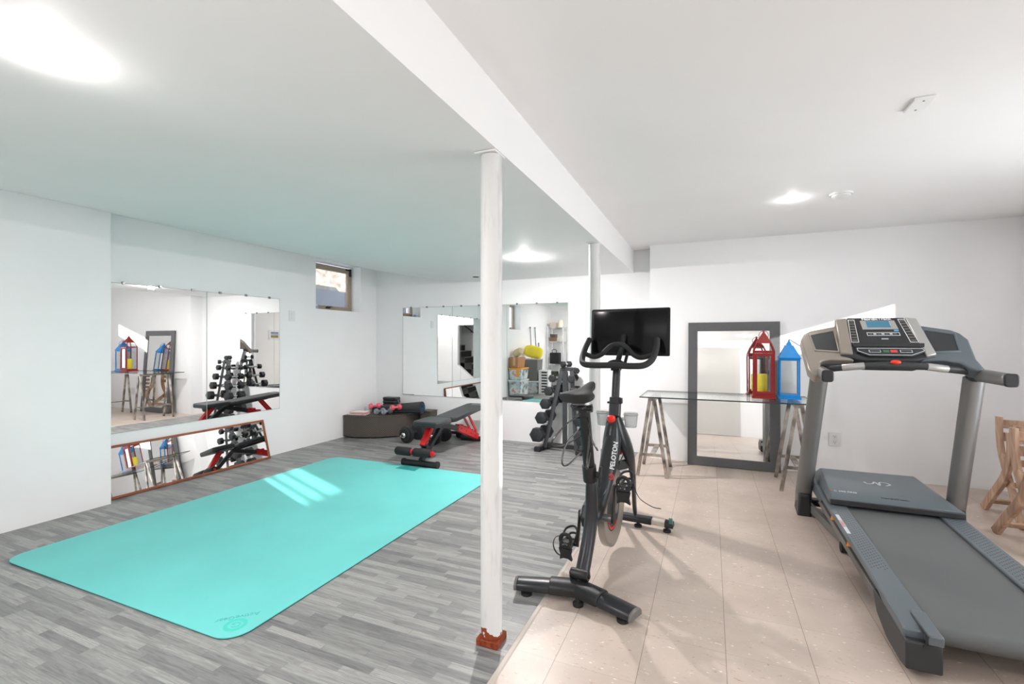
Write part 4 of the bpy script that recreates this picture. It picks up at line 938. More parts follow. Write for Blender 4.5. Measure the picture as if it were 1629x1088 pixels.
# ------------------------------------------------------------------ glass table on two trestles
t = thing('glass_tabletop', 'clear rectangular glass tabletop resting on two metal trestles', 'tabletop', (0.10, 4.69, 0.716))
obj('glass_sheet', add_bb(bm_new(), (-0.60, 4.385, 0.717), (0.80, 4.99, 0.727)), M['tableglass'], t, world=True, smooth=False)
b = bm_new(); o_ = [(-0.601, 4.384, 0.7168), (0.801, 4.384, 0.7168), (0.801, 4.991, 0.7168), (-0.601, 4.991, 0.7168)]; i_ = [(-0.5985, 4.3865, 0.7168), (0.7985, 4.3865, 0.7168), (0.7985, 4.9885, 0.7168), (-0.5985, 4.9885, 0.7168)]
add_ring_frame(b, o_, i_, (0, 0, 0.0104)); obj('glass_edge', b, mat('green_glass_edge', rgb(52, 66, 64), 0.15), t, world=True, smooth=False, label='dark green polished glass edge')
trm = NT('weathered_silver_metal'); k = trm; co = k.coord(); n = k.n('ShaderNodeTexNoise', i_Scale=9.0, i_Detail=5.0); k.l(co, n.inputs['Vector'])
k.l(k.ramp(n.outputs[0], [(0.35, rgb(98, 92, 88)), (0.5, rgb(160, 150, 140)), (0.68, rgb(205, 196, 184))]), k.b.inputs['Base Color'])
k.b.inputs['Metallic'].default_value = 0.55; k.b.inputs['Roughness'].default_value = 0.3
def trestle(x, label, yaw=0.0):
    t = thing('table_trestle', label, 'trestle', (x, 4.62, 0), yaw, 'trestles under the glass table')
    hs = 0.135
    for y, sp in ((-0.235, 0.128), (0.19, 0.128)):
        for s in (-1, 1):
            b = bm_new(); add_beam(b, (s*sp, y, 0.0), (s*0.020, y, 0.700), 0.030, 0.020, up=(0, 1, 0)); 
            obj('leg', b, trm.m, t, bevel=0.002)
        zc = 0.20; xx = sp+(0.020-sp)*zc/0.70
        b = bm_new(); add_beam(b, (-xx, y, zc), (xx, y, zc), 0.018, 0.026); obj('crosspiece', b, trm.m, t, bevel=0.002)
    b = bm_new(); add_beam(b, (0, -0.235, 0.200), (0, 0.19, 0.200), 0.045, 0.012); obj('stretcher', b, trm.m, t, bevel=0.002)
    b = bm_new(); add_bb(b, (-0.034, -0.25, 0.692), (0.034, 0.205, 0.7165)); obj('top_rail', b, trm.m, t, bevel=0.002)
    return t
trestle(-0.488, 'silver metal A-shaped trestle under the left end of the glass table')
trestle(0.670, 'silver metal A-shaped trestle under the right end of the glass table, below the lanterns', -0.02)

# ------------------------------------------------------------------ lanterns
def lantern(label, loc, rz, col, w, h_body, h_roof, open_collar, candle, ringm, name='lantern'):
    t = thing(name, label, 'lantern', loc, rz, 'lanterns on the glass table')
    hw = w/2; p = 0.012
    b = bm_new(); add_bb(b, (-hw-0.008, -hw-0.008, 0.001), (hw+0.008, hw+0.008, 0.022)); add_bb(b, (-hw, -hw, 0.022), (hw, hw, 0.040)); obj('base', b, col, t, bevel=0.002)
    for sx in (-1, 1):
        for sy in (-1, 1):
            b = bm_new(); add_box(b, (sx*(hw-p/2), sy*(hw-p/2), (0.04+h_body)/2), (p, p, h_body-0.04)); obj('post', b, col, t, bevel=0.001)
    b = bm_new()
    for s in (-1, 1):
        add_box(b, (0, s*(hw-p/2), h_body-0.008), (w, p, 0.02)); add_box(b, (s*(hw-p/2), 0, h_body-0.008), (p, w, 0.02))
    obj('top_frame', b, col, t, bevel=0.001)
    if open_collar:   # door frame on the front
        b = bm_new(); q = 0.022
        add_ring_frame(b, [(-hw+p, -hw-0.004, 0.042), (hw-p, -hw-0.004, 0.042), (hw-p, -hw-0.004, h_body-0.02), (-hw+p, -hw-0.004, h_body-0.02)],
                       [(-hw+p+q, -hw-0.004, 0.042+q), (hw-p-q, -hw-0.004, 0.042+q), (hw-p-q, -hw-0.004, h_body-0.02-q), (-hw+p+q, -hw-0.004, h_body-0.02-q)], (0, 0.008, 0))
        obj('door', b, col, t, bevel=0.001)
    b = bm_new()
    for s in (-1, 1): add_box(b, (0, s*(hw-0.006), (0.04+h_body)/2), (w-2*p, 0.002, h_body-0.045)); add_box(b, (s*(hw-0.006), 0, (0.04+h_body)/2), (0.002, w-2*p, h_body-0.045))
    obj('glass_panes', b, M['wglass'], t, smooth=False)
    # roof
    def pyr(bm, z0, z1, w0, w1, th=None):
        a = [(-w0, -w0, z0), (w0, -w0, z0), (w0, w0, z0), (-w0, w0, z0)]; c = [(-w1, -w1, z1), (w1, -w1, z1), (w1, w1, z1), (-w1, w1, z1)]
        va = [bm.verts.new(q) for q in a]; vc = [bm.verts.new(q) for q in c]
        bm.faces.new(va[::-1]); bm.faces.new(vc)
        for i in range(4):
            j = (i+1) % 4; bm.faces.new((va[i], va[j], vc[j], vc[i]))
    if open_collar:
        zc = h_body+h_roof*0.45; wc = hw*0.62
        for sx in (-1, 1):
            for sy in (-1, 1):
                b = bm_new(); add_beam(b, (sx*(hw-p/2), sy*(hw-p/2), h_body), (sx*wc, sy*wc, zc), 0.010, 0.010); obj('roof_strut', b, col, t)
        b = bm_new(); pyr(b, zc-0.005, zc+0.006, wc+0.008, wc+0.004); pyr(b, zc+0.006, h_body+h_roof, wc+0.004, 0.008); obj('roof', b, col, t, bevel=0.001)
    else:
        b = bm_new(); pyr(b, h_body, h_body+0.008, hw+0.006, hw+0.006); pyr(b, h_body+0.008, h_body+h_roof*0.8, hw+0.004, 0.030); pyr(b, h_body+h_roof*0.8, h_body+h_roof, 0.022, 0.012); obj('roof', b, col, t, bevel=0.001)
    zt = h_body+h_roof
    b = bm_new(); add_cyl(b, (0, 0, zt-0.004), (0, 0, zt+0.012), 0.010, 0.007, seg=12); add_ellipsoid(b, (0, 0, zt+0.016), (0.007, 0.007, 0.007), 10, 6); obj('finial', b, col, t)
    b = bm_new(); R = 0.038
    if open_collar: ring = [(R*math.cos(a*PI/10), 0.0, zt-0.024+R*math.sin(a*PI/10)) for a in range(20)]
    else: ring = [(0.052+0.050*math.cos(a*PI/10), 0.026*math.sin(a*PI/10), zt-0.012-0.036*math.cos(a*PI/10)) for a in range(20)]
    add_tube(b, ring, 0.0026, seg=6, closed=True)
    if not open_collar: add_tube(b, [(-0.075, -0.02, zt-0.01), (0.0, 0.0, zt+0.006), (-0.05, 0.03, zt-0.05)], 0.0022, seg=6)
    obj('carry_ring', b, ringm, t)
    if candle:
        c = thing('pillar_candle', 'yellow pillar candle standing inside the red lantern', 'candle', (loc[0], loc[1], loc[2]+0.041))
        obj('wax', add_lathe(bm_new(), [(0, 0), (0.040, 0), (0.042, 0.004), (0.042, 0.166), (0.038, 0.172), (0.02, 0.168), (0, 0.167)], (-0.012, 0, 0)), mat('yellow_wax', rgb(238, 218, 50), 0.5), c)
        obj('wick', add_cyl(bm_new(), (-0.012, 0, 0.165), (-0.012, 0, 0.18), 0.0015, seg=6), M['blackplastic'], c)
    return t
redm = mat('lantern_red', rgb(138, 26, 26), 0.4, noise=0.08); blum = mat('lantern_blue', rgb(0, 138, 218), 0.4, noise=0.04)
lantern('dark red metal lantern holding a yellow candle on the glass table', (0.440, 4.72, 0.7275), -0.06, redm, 0.172, 0.420, 0.165, True, True, redm)
lantern('bright blue metal lantern with a solid pointed roof on the glass table', (0.640, 4.74, 0.7275), -0.05, blum, 0.158, 0.355, 0.145, False, False, mat('dark_blue_wire', rgb(20, 70, 130), .4))

# ------------------------------------------------------------------ weight bench (local: x right, y = away from viewer)
Bn = thing('weight_bench', 'adjustable black padded weight bench with red metal parts and foam rollers', 'weight bench', (-2.628, 3.848, 0), 0.02)
pad = mat('bench_vinyl', (0.03, 0.032, 0.035), 0.42, bump=0.15, bscale=250)
def pad_mesh(y0, z0, y1, z1, w0, w1, th, cham=0.05):
    b = bm_new(); d = Vector((0, y1-y0, z1-z0)).normalized(); n = Vector((0, -d.z, d.y)); p0 = Vector((0, y0, z0)); L = math.hypot(y1-y0, z1-z0)
    out = [(-w0/2+cham*.5, 0), (w0/2-cham*.5, 0), (w0/2, cham), (w1/2, L-cham), (w1/2-cham*.6, L), (-w1/2+cham*.6, L), (-w1/2, L-cham), (-w0/2, cham)]
    pts = [p0+Vector((x, 0, 0))+d*l for x, l in out]
    add_poly(b, [q-n*th for q in pts], n*th); return b
obj('seat_pad', pad_mesh(0.075, 0.425, 0.40, 0.432, 0.32, 0.30, 0.058), pad, Bn, bevel=0.018, seg=4)
obj('back_pad', pad_mesh(0.455, 0.418, 1.27, 0.470, 0.27, 0.26, 0.052), pad, Bn, bevel=0.016, seg=4)
b = bm_new(); add_box(b, (0.03, 1.18, 0.4655), (0.12, 0.018, 0.001), (0.063, 0, 0)); obj('pad_print', b, lbl, Bn, label='pale print near the top of the back pad')
b = bm_new(); add_cyl(b, (-0.185, 0, 0.032), (0.185, 0, 0.032), 0.030, seg=20); obj('front_foot', b, M['blackmetal'], Bn)
for s in (-1, 1):
    b = bm_new(); add_cyl(b, (s*0.175, 0, 0.034), (s*0.208, 0, 0.034), 0.034, seg=20); obj('foot_cap', b, M['blackmatte'], Bn, bevel=0.005)
b = bm_new(); add_beam(b, (0.0, 0.01, 0.05), (0.0, 0.46, 0.37), 0.045, 0.045, up=(0, -0.6, 0.8)); obj('front_leg', b, M['blackmetal'], Bn, bevel=0.004)
b = bm_new(); add_beam(b, (-0.02, 0.07, 0.185), (-0.02, 0.235, 0.362), 0.056, 0.052, up=(0, -0.7, 0.7)); obj('seat_support', b, M['red'], Bn, bevel=0.004, label='red seat adjustment bracket')
b = bm_new(); add_beam(b, (0, -0.01, 0.142), (0, 0.13, 0.155), 0.05, 0.05); add_cyl(b, (-0.03, 0.07, 0.19), (0.04, 0.07, 0.19), 0.016, seg=12); obj('roller_bracket', b, M['blackmetal'], Bn, bevel=0.003)
obj('roller_axle', add_cyl(bm_new(), (-0.270, -0.03, 0.145), (0.175, -0.03, 0.145), 0.014, seg=12), M['red'], Bn)
for x0, x1 in ((-0.262, -0.090), (-0.058, 0.135)):
    b = bm_new(); xc = [(x0, 0.032), (x0+0.012, 0.041), (x1-0.012, 0.041), (x1, 0.032)]
    add_lathe(b, [(0, x0)]+[(r, x) for x, r in xc]+[(0, x1)], (0, -0.03, 0.145), (1, 0, 0), seg=20); obj('foam_roller', b, mat('black_foam', (0.022, 0.020, 0.020), .85) if 'black_foam' not in bpy.data.materials else bpy.data.materials['black_foam'], Bn)
b = bm_new()
for x in (-0.074, 0.155): add_cyl(b, (x-0.012, -0.03, 0.145), (x+0.012, -0.03, 0.145), 0.026, seg=16)
obj('roller_cap', b, M['red'], Bn)
b = bm_new(); add_beam(b, (0, 0.40, 0.345), (0, 0.80, 0.235), 0.05, 0.055); obj('main_beam', b, M['blackmetal'], Bn, bevel=0.004)
b = bm_new(); add_beam(b, (0, 0.74, 0.262), (0, 1.25, 0.062), 0.056, 0.075); obj('ladder_beam', b, M['red'], Bn, bevel=0.004, label='red notched rear beam')
b = bm_new()
for i in range(5):
    y = 0.84+i*0.085; z = 0.262-(y-0.74)*0.392+0.045
    add_box(b, (0, y, z), (0.06, 0.03, 0.02), (-0.37, 0, 0))
obj('ladder_teeth', b, M['red'], Bn, bevel=0.003)
b = bm_new()
for i in range(4):
    y = 0.80+i*0.12; z = 0.262-(y-0.74)*0.392; add_cyl(b, (-0.031, y, z), (0.031, y, z), 0.009, seg=10)
obj('bolts', b, M['blackmetal'], Bn)
b = bm_new()
for s in (-1, 1): add_beam(b, (s*0.038, 0.93, 0.40), (s*0.038, 1.16, 0.15), 0.012, 0.032, up=(0, 1, 0))
obj('back_prop', b, M['red'], Bn, bevel=0.002)
b = bm_new(); add_beam(b, (0, 0.42, 0.345), (0, 1.05, 0.395), 0.05, 0.025); obj('pad_rail', b, M['blackmetal'], Bn, bevel=0.003)
b = bm_new(); add_cyl(b, (-0.20, 1.27, 0.032), (0.20, 1.27, 0.032), 0.030, seg=20); obj('rear_foot', b, M['blackmetal'], Bn)
for s in (-1, 1):
    b = bm_new(); add_cyl(b, (s*0.19, 1.27, 0.034), (s*0.225, 1.27, 0.034), 0.034, seg=20); obj('foot_cap', b, M['blackmatte'], Bn, bevel=0.005)

# dark teal patch painted as shade on the mat by the bench foot
tag(obj('mat_shade_patch', add_poly(bm_new(), [(-2.80, 3.680, 0.0086), (-2.57, 3.670, 0.0086), (-2.58, 3.755, 0.0086), (-2.79, 3.762, 0.0086)], (0, 0, 0.001)), mat('dark_teal_shade', rgb(30, 140, 140), .5), smooth=False), 'small dark teal rectangle painted as shade on the far edge of the exercise mat', 'patch')

# ------------------------------------------------------------------ spinlock dumbbells on the floor beyond the bench
def plate_dumbbell(label, loc, rz, R=0.098):
    t = thing('plate_dumbbell', label, 'dumbbell', loc, rz, 'plate-loaded dumbbells on the floor under the bench')
    obj('bar', add_cyl(bm_new(), (-0.215, 0, R), (0.215, 0, R), 0.014, seg=14), M['chrome'], t)
    obj('grip', add_cyl(bm_new(), (-0.07, 0, R), (0.07, 0, R), 0.019, seg=14), M['blackmatte'], t)
    for s in (-1, 1):
        b = bm_new()
        for q, (x, r) in enumerate(((0.082, R), (0.106, R), (0.130, R*0.8))):
            add_lathe(b, [(0.014, x), (r-0.006, x), (r, x+0.004), (r, x+0.016), (r-0.006, x+0.020), (r*0.72, x+0.020), (r*0.70, x+0.014), (0.03, x+0.014), (0.028, x+0.022), (0.014, x+0.022)], (0, 0, R), (s, 0, 0), seg=28, closed=True)
        obj('weight_plates', b, M['hex'], t)
        b = bm_new(); add_lathe(b, [(0.012, 0.156), (0.034, 0.156), (0.034, 0.166), (0.022, 0.170), (0.022, 0.182), (0.012, 0.182)], (0, 0, R), (s, 0, 0), seg=6, closed=True)
        obj('collar_nut', b, M['chrome'], t)
    return t
plate_dumbbell('plate-loaded dumbbell with a chrome bar end, just left of the bench seat', (-3.395, 4.80, 0), 1.50)
plate_dumbbell('plate-loaded dumbbell lying behind the red seat bracket of the bench', (-3.03, 4.84, 0), 1.52)
plate_dumbbell('plate-loaded dumbbell farthest back under the bench, near the wall', (-3.07, 5.215, 0), 0.0, 0.06)

# ------------------------------------------------------------------ wicker corner base and things on it
ws = thing('wicker_ottoman', 'low dark brown woven wicker corner piece with a curved front', 'ottoman', (-3.95, 5.0, 0))
ol = [(-4.345, 4.64), (-4.20, 4.635), (-4.02, 4.68), (-3.86, 4.78), (-3.72, 4.91), (-3.61, 5.06), (-3.55, 5.20), (-3.53, 5.285), (-4.345, 5.285)]
obj('body', add_poly(bm_new(), [(x, y, 0.012) for x, y in ol], (0, 0, 0.272)), M['wicker'], ws, world=True, bevel=0.008)
ol2 = [(-4.345, 4.63), (-4.20, 4.625), (-4.015, 4.67), (-3.852, 4.772), (-3.712, 4.905), (-3.60, 5.056), (-3.54, 5.20), (-3.52, 5.285), (-4.345, 5.285)]
obj('top_rim', add_poly(bm_new(), [(x, y, 0.270) for x, y in ol2], (0, 0, 0.018)), M['wicker'], ws, world=True, bevel=0.006)
b = bm_new()
for x, y in ((-4.3, 4.70), (-3.62, 5.22), (-4.3, 5.25), (-3.97, 4.82)): add_cyl(b, (x, y, 0), (x, y, 0.014), 0.02, seg=12)
obj('feet', b, M['blackplastic'], ws, world=True)
TZ = 0.2885
t = thing('wicker_box', 'small dark wicker box at the right end behind the rolled mat', 'box', (-3.42, 5.20, 0))
obj('body', add_bb(bm_new(), (-3.50, 5.12, 0.0), (-3.34, 5.285, 0.315)), M['wicker'], t, world=True, bevel=0.006)
obj('rim', add_bb(bm_new(), (-3.505, 5.115, 0.315), (-3.335, 5.288, 0.33)), M['wicker'], t, world=True, bevel=0.005)
# rolled exercise mat: spiral
t = thing('rolled_mat', 'rolled black exercise mat with a blue inside lying on the wicker piece', 'exercise mat', (-3.85, 5.0, TZ))
p0 = Vector((-4.14, 4.98, TZ+0.045)); p1 = Vector((-3.42, 5.05, TZ+0.098)); ax = (p1-p0).normalized(); ux = ax.cross(Vector((0, 0, 1))).normalized(); uz = ux.cross(ax)
def spiral(bm, r0, r1, turns, th, inset=0.0):
    N = 64; A = []; 
    for i in range(N+1):
        a = 2*PI*turns*i/N; r = r0+(r1-r0)*i/N
        A.append([p0+(ux*math.cos(a)+uz*math.sin(a))*r*0.5+ax*inset, p1+(ux*math.cos(a)+uz*math.sin(a))*r-ax*inset, p1+(ux*math.cos(a)+uz*math.sin(a))*(r-th)-ax*inset, p0+(ux*math.cos(a)+uz*math.sin(a))*(r-th)*0.5+ax*inset])
    V = [[bm.verts.new(q) for q in row] for row in A]
    for i in range(N):
        for k in range(4):
            j = (k+1) % 4; bm.faces.new((V[i][k], V[i][j], V[i+1][j], V[i+1][k]))
    bm.faces.new(V[0]); bm.faces.new(V[-1][::-1])
b = bm_new(); spiral(b, 0.030, 0.086, 2.9, 0.0085); obj('outer_side', b, mat('mat_black', (0.045, 0.045, 0.046), .7, bump=.3, bscale=300), t, world=True)
b = bm_new(); spiral(b, 0.0215, 0.0775, 2.9, 0.004, -0.001); obj('blue_lining', b, mat('mat_blue', rgb(30, 84, 118), .6), t, world=True, label='blue inner side of the roll')
# ankle weight stack
t = thing('ankle_weights', 'stack of three glossy black padded weights on the rolled mat', 'weights', (-3.96, 5.06, 0.40))
bag = mat('glossy_black_vinyl', (0.022, 0.025, 0.026), 0.22)
for i in range(3):
    b = bm_new(); add_box(b, (0.0, 0.0, 0.028+i*0.042), (0.215, 0.12, 0.045)); obj('padded_weight', b, bag, t, bevel=0.017, seg=4)
b = bm_new(); add_tube(b, smooth_path([(0.10, 0, 0.11), (0.125, 0, 0.05), (0.135, 0, -0.01)], 5), 0.012, seg=6, ry=0.003); obj('strap', b, M['greymetal'], t)
t.location = (-3.965, 5.13, 0.352)
b = bm_new(); add_box(b, (0, 0.03, -0.032), (0.16, 0.08, 0.062)); obj('lower_weight', b, bag, t, bevel=0.02, seg=3)
# little hand weights: hex heads and handle; local x along the handle
def hand_weight(label, loc, rz, m, r=0.030, L=0.15, group='small hand weights on the wicker piece', rot=None):
    t = thing('hand_weight', label, 'dumbbell', loc, rz, group)
    obj('handle', add_cyl(bm_new(), (-L/2+0.02, 0, r), (L/2-0.02, 0, r), r*0.42, seg=12), m, t)
    for s in (-1, 1):
        b = bm_new(); add_lathe(b, [(0, 0), (r*0.8, 0), (r, 0.008), (r, 0.038), (r*0.8, 0.046), (0, 0.046)], (s*(L/2-0.046), 0, r), (s, 0, 0), seg=8); obj('head', b, m, t, bevel=0.002)
        b = bm_new(); add_cyl(b, (s*(L/2), 0, r), (s*(L/2+0.001), 0, r), r*0.5, seg=12); obj('end_face', b, tm_silver if m is not None else m, t)
    if rot: t.rotation_euler = rot
    return t
pk = mat('coral_pink_vinyl', rgb(232, 96, 112), .45); gy = mat('grey_vinyl', rgb(128, 134, 146), .45)
hand_weight('pink hand weight at the left of the pile on the wicker piece', (-4.06, 4.90, 0.352), 1.0, pk, 0.036)
hand_weight('pink hand weight at the right of the pile on the wicker piece', (-3.72, 4.90, 0.352), 1.15, pk, 0.036)
hand_weight('left grey hand weight between the two pink ones', (-3.93, 4.84, 0.300), 1.35, gy, 0.036)
hand_weight('right grey hand weight between the two pink ones', (-3.82, 4.85, 0.302), 1.4, gy, 0.036)
t = thing('folded_towels', 'folded pink and white striped towels on the left end of the wicker piece', 'towels', (-4.18, 4.75, TZ))
pkt = mat('pink_towel', rgb(214, 150, 158), .9, bump=.4, bscale=400); wht = mat('cream_towel', rgb(232, 214, 206), .9, bump=.4, bscale=400)
for i, (mm, sx, sy, rz) in enumerate(((wht, 0.24, 0.15, 0.2), (pkt, 0.22, 0.14, 0.1), (wht, 0.20, 0.13, 0.28))):
    b = bm_new(); add_box(b, (0.01*i, 0, 0.009+i*0.015), (sx, sy, 0.015), (0, 0, rz)); obj('towel_layer', b, mm, t, bevel=0.006, seg=3)
t = thing('clear_bottle', 'small pale translucent squeeze bottle behind the towels on the wicker piece', 'bottle', (-4.22, 5.02, TZ))
obj('body', add_lathe(bm_new(), [(0, 0), (0.028, 0), (0.03, 0.01), (0.03, 0.07), (0.012, 0.09), (0.010, 0.10), (0, 0.10)]), mat('pale_plastic', rgb(215, 205, 205), .3), t)
obj('cap', add_lathe(bm_new(), [(0, 0.10), (0.012, 0.10), (0.012, 0.118), (0, 0.118)]), mat('pink_cap', rgb(230, 190, 195), .4), t)

# ------------------------------------------------------------------ dumbbell rack with hex dumbbells
rk = thing('dumbbell_rack', 'black and grey A-frame rack holding hex dumbbells in front of the back wall', 'dumbbell rack', (-1.50, 5.05, 0))
rk_m = mat('rack_grey', rgb(70, 71, 74), 0.35, 0.3)
for s in (-1, 1):
    b = bm_new(); add_beam(b, (-1.545+s*0.185, 4.985, 0.03), (-1.500+s*0.055, 5.10, 0.93), 0.010, 0.050, up=(1, 0, 0)); 
    obj('side_plate', b, rk_m, rk, world=True, bevel=0.003)
    b = bm_new(); add_beam(b, (-1.545+s*0.235, 4.90, 0.026), (-1.545+s*0.185, 5.22, 0.026), 0.055, 0.045); obj('foot_bar', b, M['blackmetal'], rk, world=True, bevel=0.004)
    b = bm_new(); add_bb(b, (-1.545+s*0.238-0.035, 4.875, 0.0), (-1.545+s*0.238+0.035, 4.93, 0.052)); obj('foot_cap', b, M['blackmatte'], rk, world=True, bevel=0.006)
b = bm_new(); add_beam(b, (-1.75, 5.03, 0.055), (-1.34, 5.03, 0.055), 0.05, 0.05); obj('base_bar', b, M['blackmetal'], rk, world=True, bevel=0.004)
b = bm_new(); add_bb(b, (-1.565, 5.085, 0.90), (-1.435, 5.13, 0.94)); obj('top_cap', b, rk_m, rk, world=True, bevel=0.006)
b = bm_new(); add_bb(b, (-1.55, 5.085, 0.05), (-1.495, 5.105, 0.90)); obj('spine', b, rk_m, rk, world=True, bevel=0.004)
rows = [(0.815, 0.044, 0.100, 5.045), (0.672, 0.053, 0.135, 5.02), (0.528, 0.060, 0.168, 5.00), (0.372, 0.069, 0.205, 4.975), (0.185, 0.081, 0.243, 4.945)]
def hex_dumbbell(r, L, ax_tilt=0):
    t = thing('hex_dumbbell', 'black rubber hex dumbbell on the rack', 'dumbbell', (0, 0, 0), 0, 'hex dumbbells on the rack')
    obj('handle', add_cyl(bm_new(), (0, -L/2+0.02, 0), (0, L/2-0.02, 0), 0.0145, seg=14), M['chrome'], t)
    for s in (-1, 1):
        b = bm_new(); hl = r*1.25
        add_lathe(b, [(0, -hl/2), (r*0.84, -hl/2), (r*1.05, -hl/2+0.008), (r*1.05, hl/2-0.008), (r*0.84, hl/2), (0, hl/2)], (0, s*(L/2-hl/2), 0), (0, 1, 0), seg=6); obj('head', b, M['hex'], t, bevel=0.003)
    return t
rown = ['top', 'second', 'third', 'fourth', 'bottom']
b = bm_new()
for i, (z, r, dx, yf) in enumerate(rows):
    for s in (-1, 1):
        cx_ = -1.535+0.0*i
        o = hex_dumbbell(r, 0.245+r*0.95)
        o['label'] = 'black hex dumbbell on the rack\'s %s side, %s row from the top' % ('left' if s < 0 else 'right', {'top': 'first', 'second': 'second', 'third': 'third', 'fourth': 'fourth', 'bottom': 'lowest (fifth)'}[rown[i]])
        o.location = (cx_+s*dx, yf+0.085, z); o.rotation_euler = (0, 0, s*0.10)
        # cradle
        add_bb(b, (cx_+s*dx-s*0.05-0.03, yf+0.05, z-0.030), (cx_+s*dx+0.03, yf+0.12, z-0.0165))
obj('cradles', b, rk_m, rk, world=True, bevel=0.002)
# dumbbells standing on the rack's top
for s, lab in ((-1, 'grey-faced small hex dumbbell standing upright on the left top of the rack'), (1, 'grey-faced small hex dumbbell standing upright on the right top of the rack')):
    o = hex_dumbbell(0.036, 0.14); o['label'] = lab; o.location = (-1.50+s*0.072, 5.095, 0.975); o.rotation_euler = (0, 0, s*0.5)
    if s > 0:
        o.location = (-1.400, 5.10, 0.905)
    else: o.location = (-1.512, 5.11, 0.9745)

# ------------------------------------------------------------------ folded wooden chairs by the right wall
def plank(pts, w, th, normal=(1, 0, 0)):
    """curved board: pts in the y-z plane at x, w = width within the plane, th = thickness along x"""
    b = bm_new(); P = smooth_path(pts, 5); L = []; R = []
    for i, p in enumerate(P):
        a = P[max(0, i-1)]; c = P[min(len(P)-1, i+1)]; d = (c-a).normalized(); n = Vector((1, 0, 0)).cross(d).normalized()
        L.append(p+n*w/2); R.append(p-n*w/2)
    add_poly(b, [q-Vector((th/2, 0, 0)) for q in L+R[::-1]], (th, 0, 0)); return b
def folding_chair(label, loc, rz):
    t = thing('folding_chair', label, 'folding chair', loc, rz, 'folded wooden chairs by the right wall')
    w = 0.44; m = M['chairwood']
    for x in (0, w):
        obj('leg', plank([(x, 0.22, 0.0), (x, 0.10, 0.13), (x, -0.06, 0.30), (x, -0.14, 0.48), (x, -0.13, 0.62)], 0.062, 0.024), m, t, bevel=0.003)
    for x in (0.028, w-0.028):
        obj('back_post', plank([(x, -0.20, 0.0), (x, -0.10, 0.20), (x, 0.03, 0.42), (x, 0.07, 0.56), (x, 0.08, 0.70)], 0.058, 0.022), m, t, bevel=0.003)
    for y, z in ((0.165, 0.075), (-0.02, 0.245)):
        b = bm_new(); add_box(b, (w/2, y, z), (w-0.02, 0.014, 0.048), (0.75, 0, 0)); obj('stretcher', b, m, t, bevel=0.003)
    for k in range(5):
        b = bm_new(); f = k/4; add_box(b, (w/2, -0.115+0.03*f, 0.34+0.30*f), (w-0.06, 0.014, 0.045), (0.08, 0, 0)); obj('seat_slat', b, m, t, bevel=0.003)
    for z in (0.56, 0.65):
        b = bm_new(); add_box(b, (w/2, 0.075, z), (w-0.08, 0.016, 0.06)); obj('back_slat', b, m, t, bevel=0.003)
    return t
folding_chair('natural wood slatted chair nearest the treadmill rail, partly unfolded', (1.69, 3.76, 0), 0.0)
folding_chair('natural wood slatted chair standing behind the nearer wooden chair', (1.85, 4.30, 0), -0.03)

# ------------------------------------------------------------------ storage corner behind the viewer, reflected in the back mirror
def bin_box(name, label, cat, p0, p1, body_m, lid_m, lid=0.03, contents=None):
    t = thing(name, label, cat, ((p0[0]+p1[0])/2, (p0[1]+p1[1])/2, p0[2]))
    x0, y0, z0 = p0; x1, y1, z1 = p1; b = bm_new(); tp = 0.02
    va = [(x0+tp, y0+tp, z0), (x1-tp, y0+tp, z0), (x1-tp, y1-tp, z0), (x0+tp, y1-tp, z0)]; vb = [(x0, y0, z1-lid), (x1, y0, z1-lid), (x1, y1, z1-lid), (x0, y1, z1-lid)]
    A = [b.verts.new(q) for q in va]; Bq = [b.verts.new(q) for q in vb]; b.faces.new(A[::-1]); b.faces.new(Bq)
    for i in range(4):
        j = (i+1) % 4; b.faces.new((A[i], A[j], Bq[j], Bq[i]))
    obj('body', b, body_m, t, world=True, bevel=0.01)
    if lid_m: obj('lid', add_bb(bm_new(), (x0-0.01, y0-0.01, z1-lid), (x1+0.01, y1+0.01, z1)), lid_m, t, world=True, bevel=0.008)
    return t
cb = NT('cloudy_bin'); k = cb; co = k.coord(); n = k.n('ShaderNodeTexNoise', i_Scale=7.0, i_Detail=3.0); k.l(co, n.inputs['Vector'])
k.l(k.ramp(n.outputs[0], [(0.35, rgb(120, 110, 105)), (0.5, rgb(180, 196, 198)), (0.62, rgb(214, 222, 222)), (0.75, rgb(200, 120, 90))]), k.b.inputs['Base Color']); k.b.inputs['Roughness'].default_value = 0.25
lidw = mat('white_lid', rgb(220, 224, 222), .4)
bin_box('storage_bin', 'cloudy plastic storage bin at the bottom of the stack, seen in the back mirror', 'storage bin', (-4.15, 0.60, 0), (-3.85, 1.08, 0.38), cb.m, lidw)
bin_box('storage_bin', 'cloudy plastic storage bin on the floor under the grey hamper, seen in the mirror', 'storage bin', (-4.15, -0.15, 0), (-3.75, 0.27, 0.30), cb.m, lidw)
t = bin_box('storage_bin', 'clear storage bin with an orange lid, seen in the back mirror', 'storage bin', (-4.15, 0.61, 0.381), (-3.85, 1.07, 0.645), cb.m, mat('orange_lid', rgb(240, 160, 50), .4))
obj('latch', add_bb(bm_new(), (-3.96, 1.065, 0.45), (-3.90, 1.085, 0.63)), bpy.data.materials['orange_lid'], t, world=True, bevel=0.004)
t = bin_box('cardboard_box', 'brown cardboard box on the orange-lidded bin, seen in the back mirror', 'box', (-4.15, 0.62, 0.646), (-3.92, 1.06, 0.885), mat('cardboard', rgb(176, 130, 88), .8), None, 0.0)
obj('tape', add_bb(bm_new(), (-4.05, 1.062, 0.70), (-3.99, 1.064, 0.885)), mat('tape', rgb(205, 170, 130), .4), t, world=True)
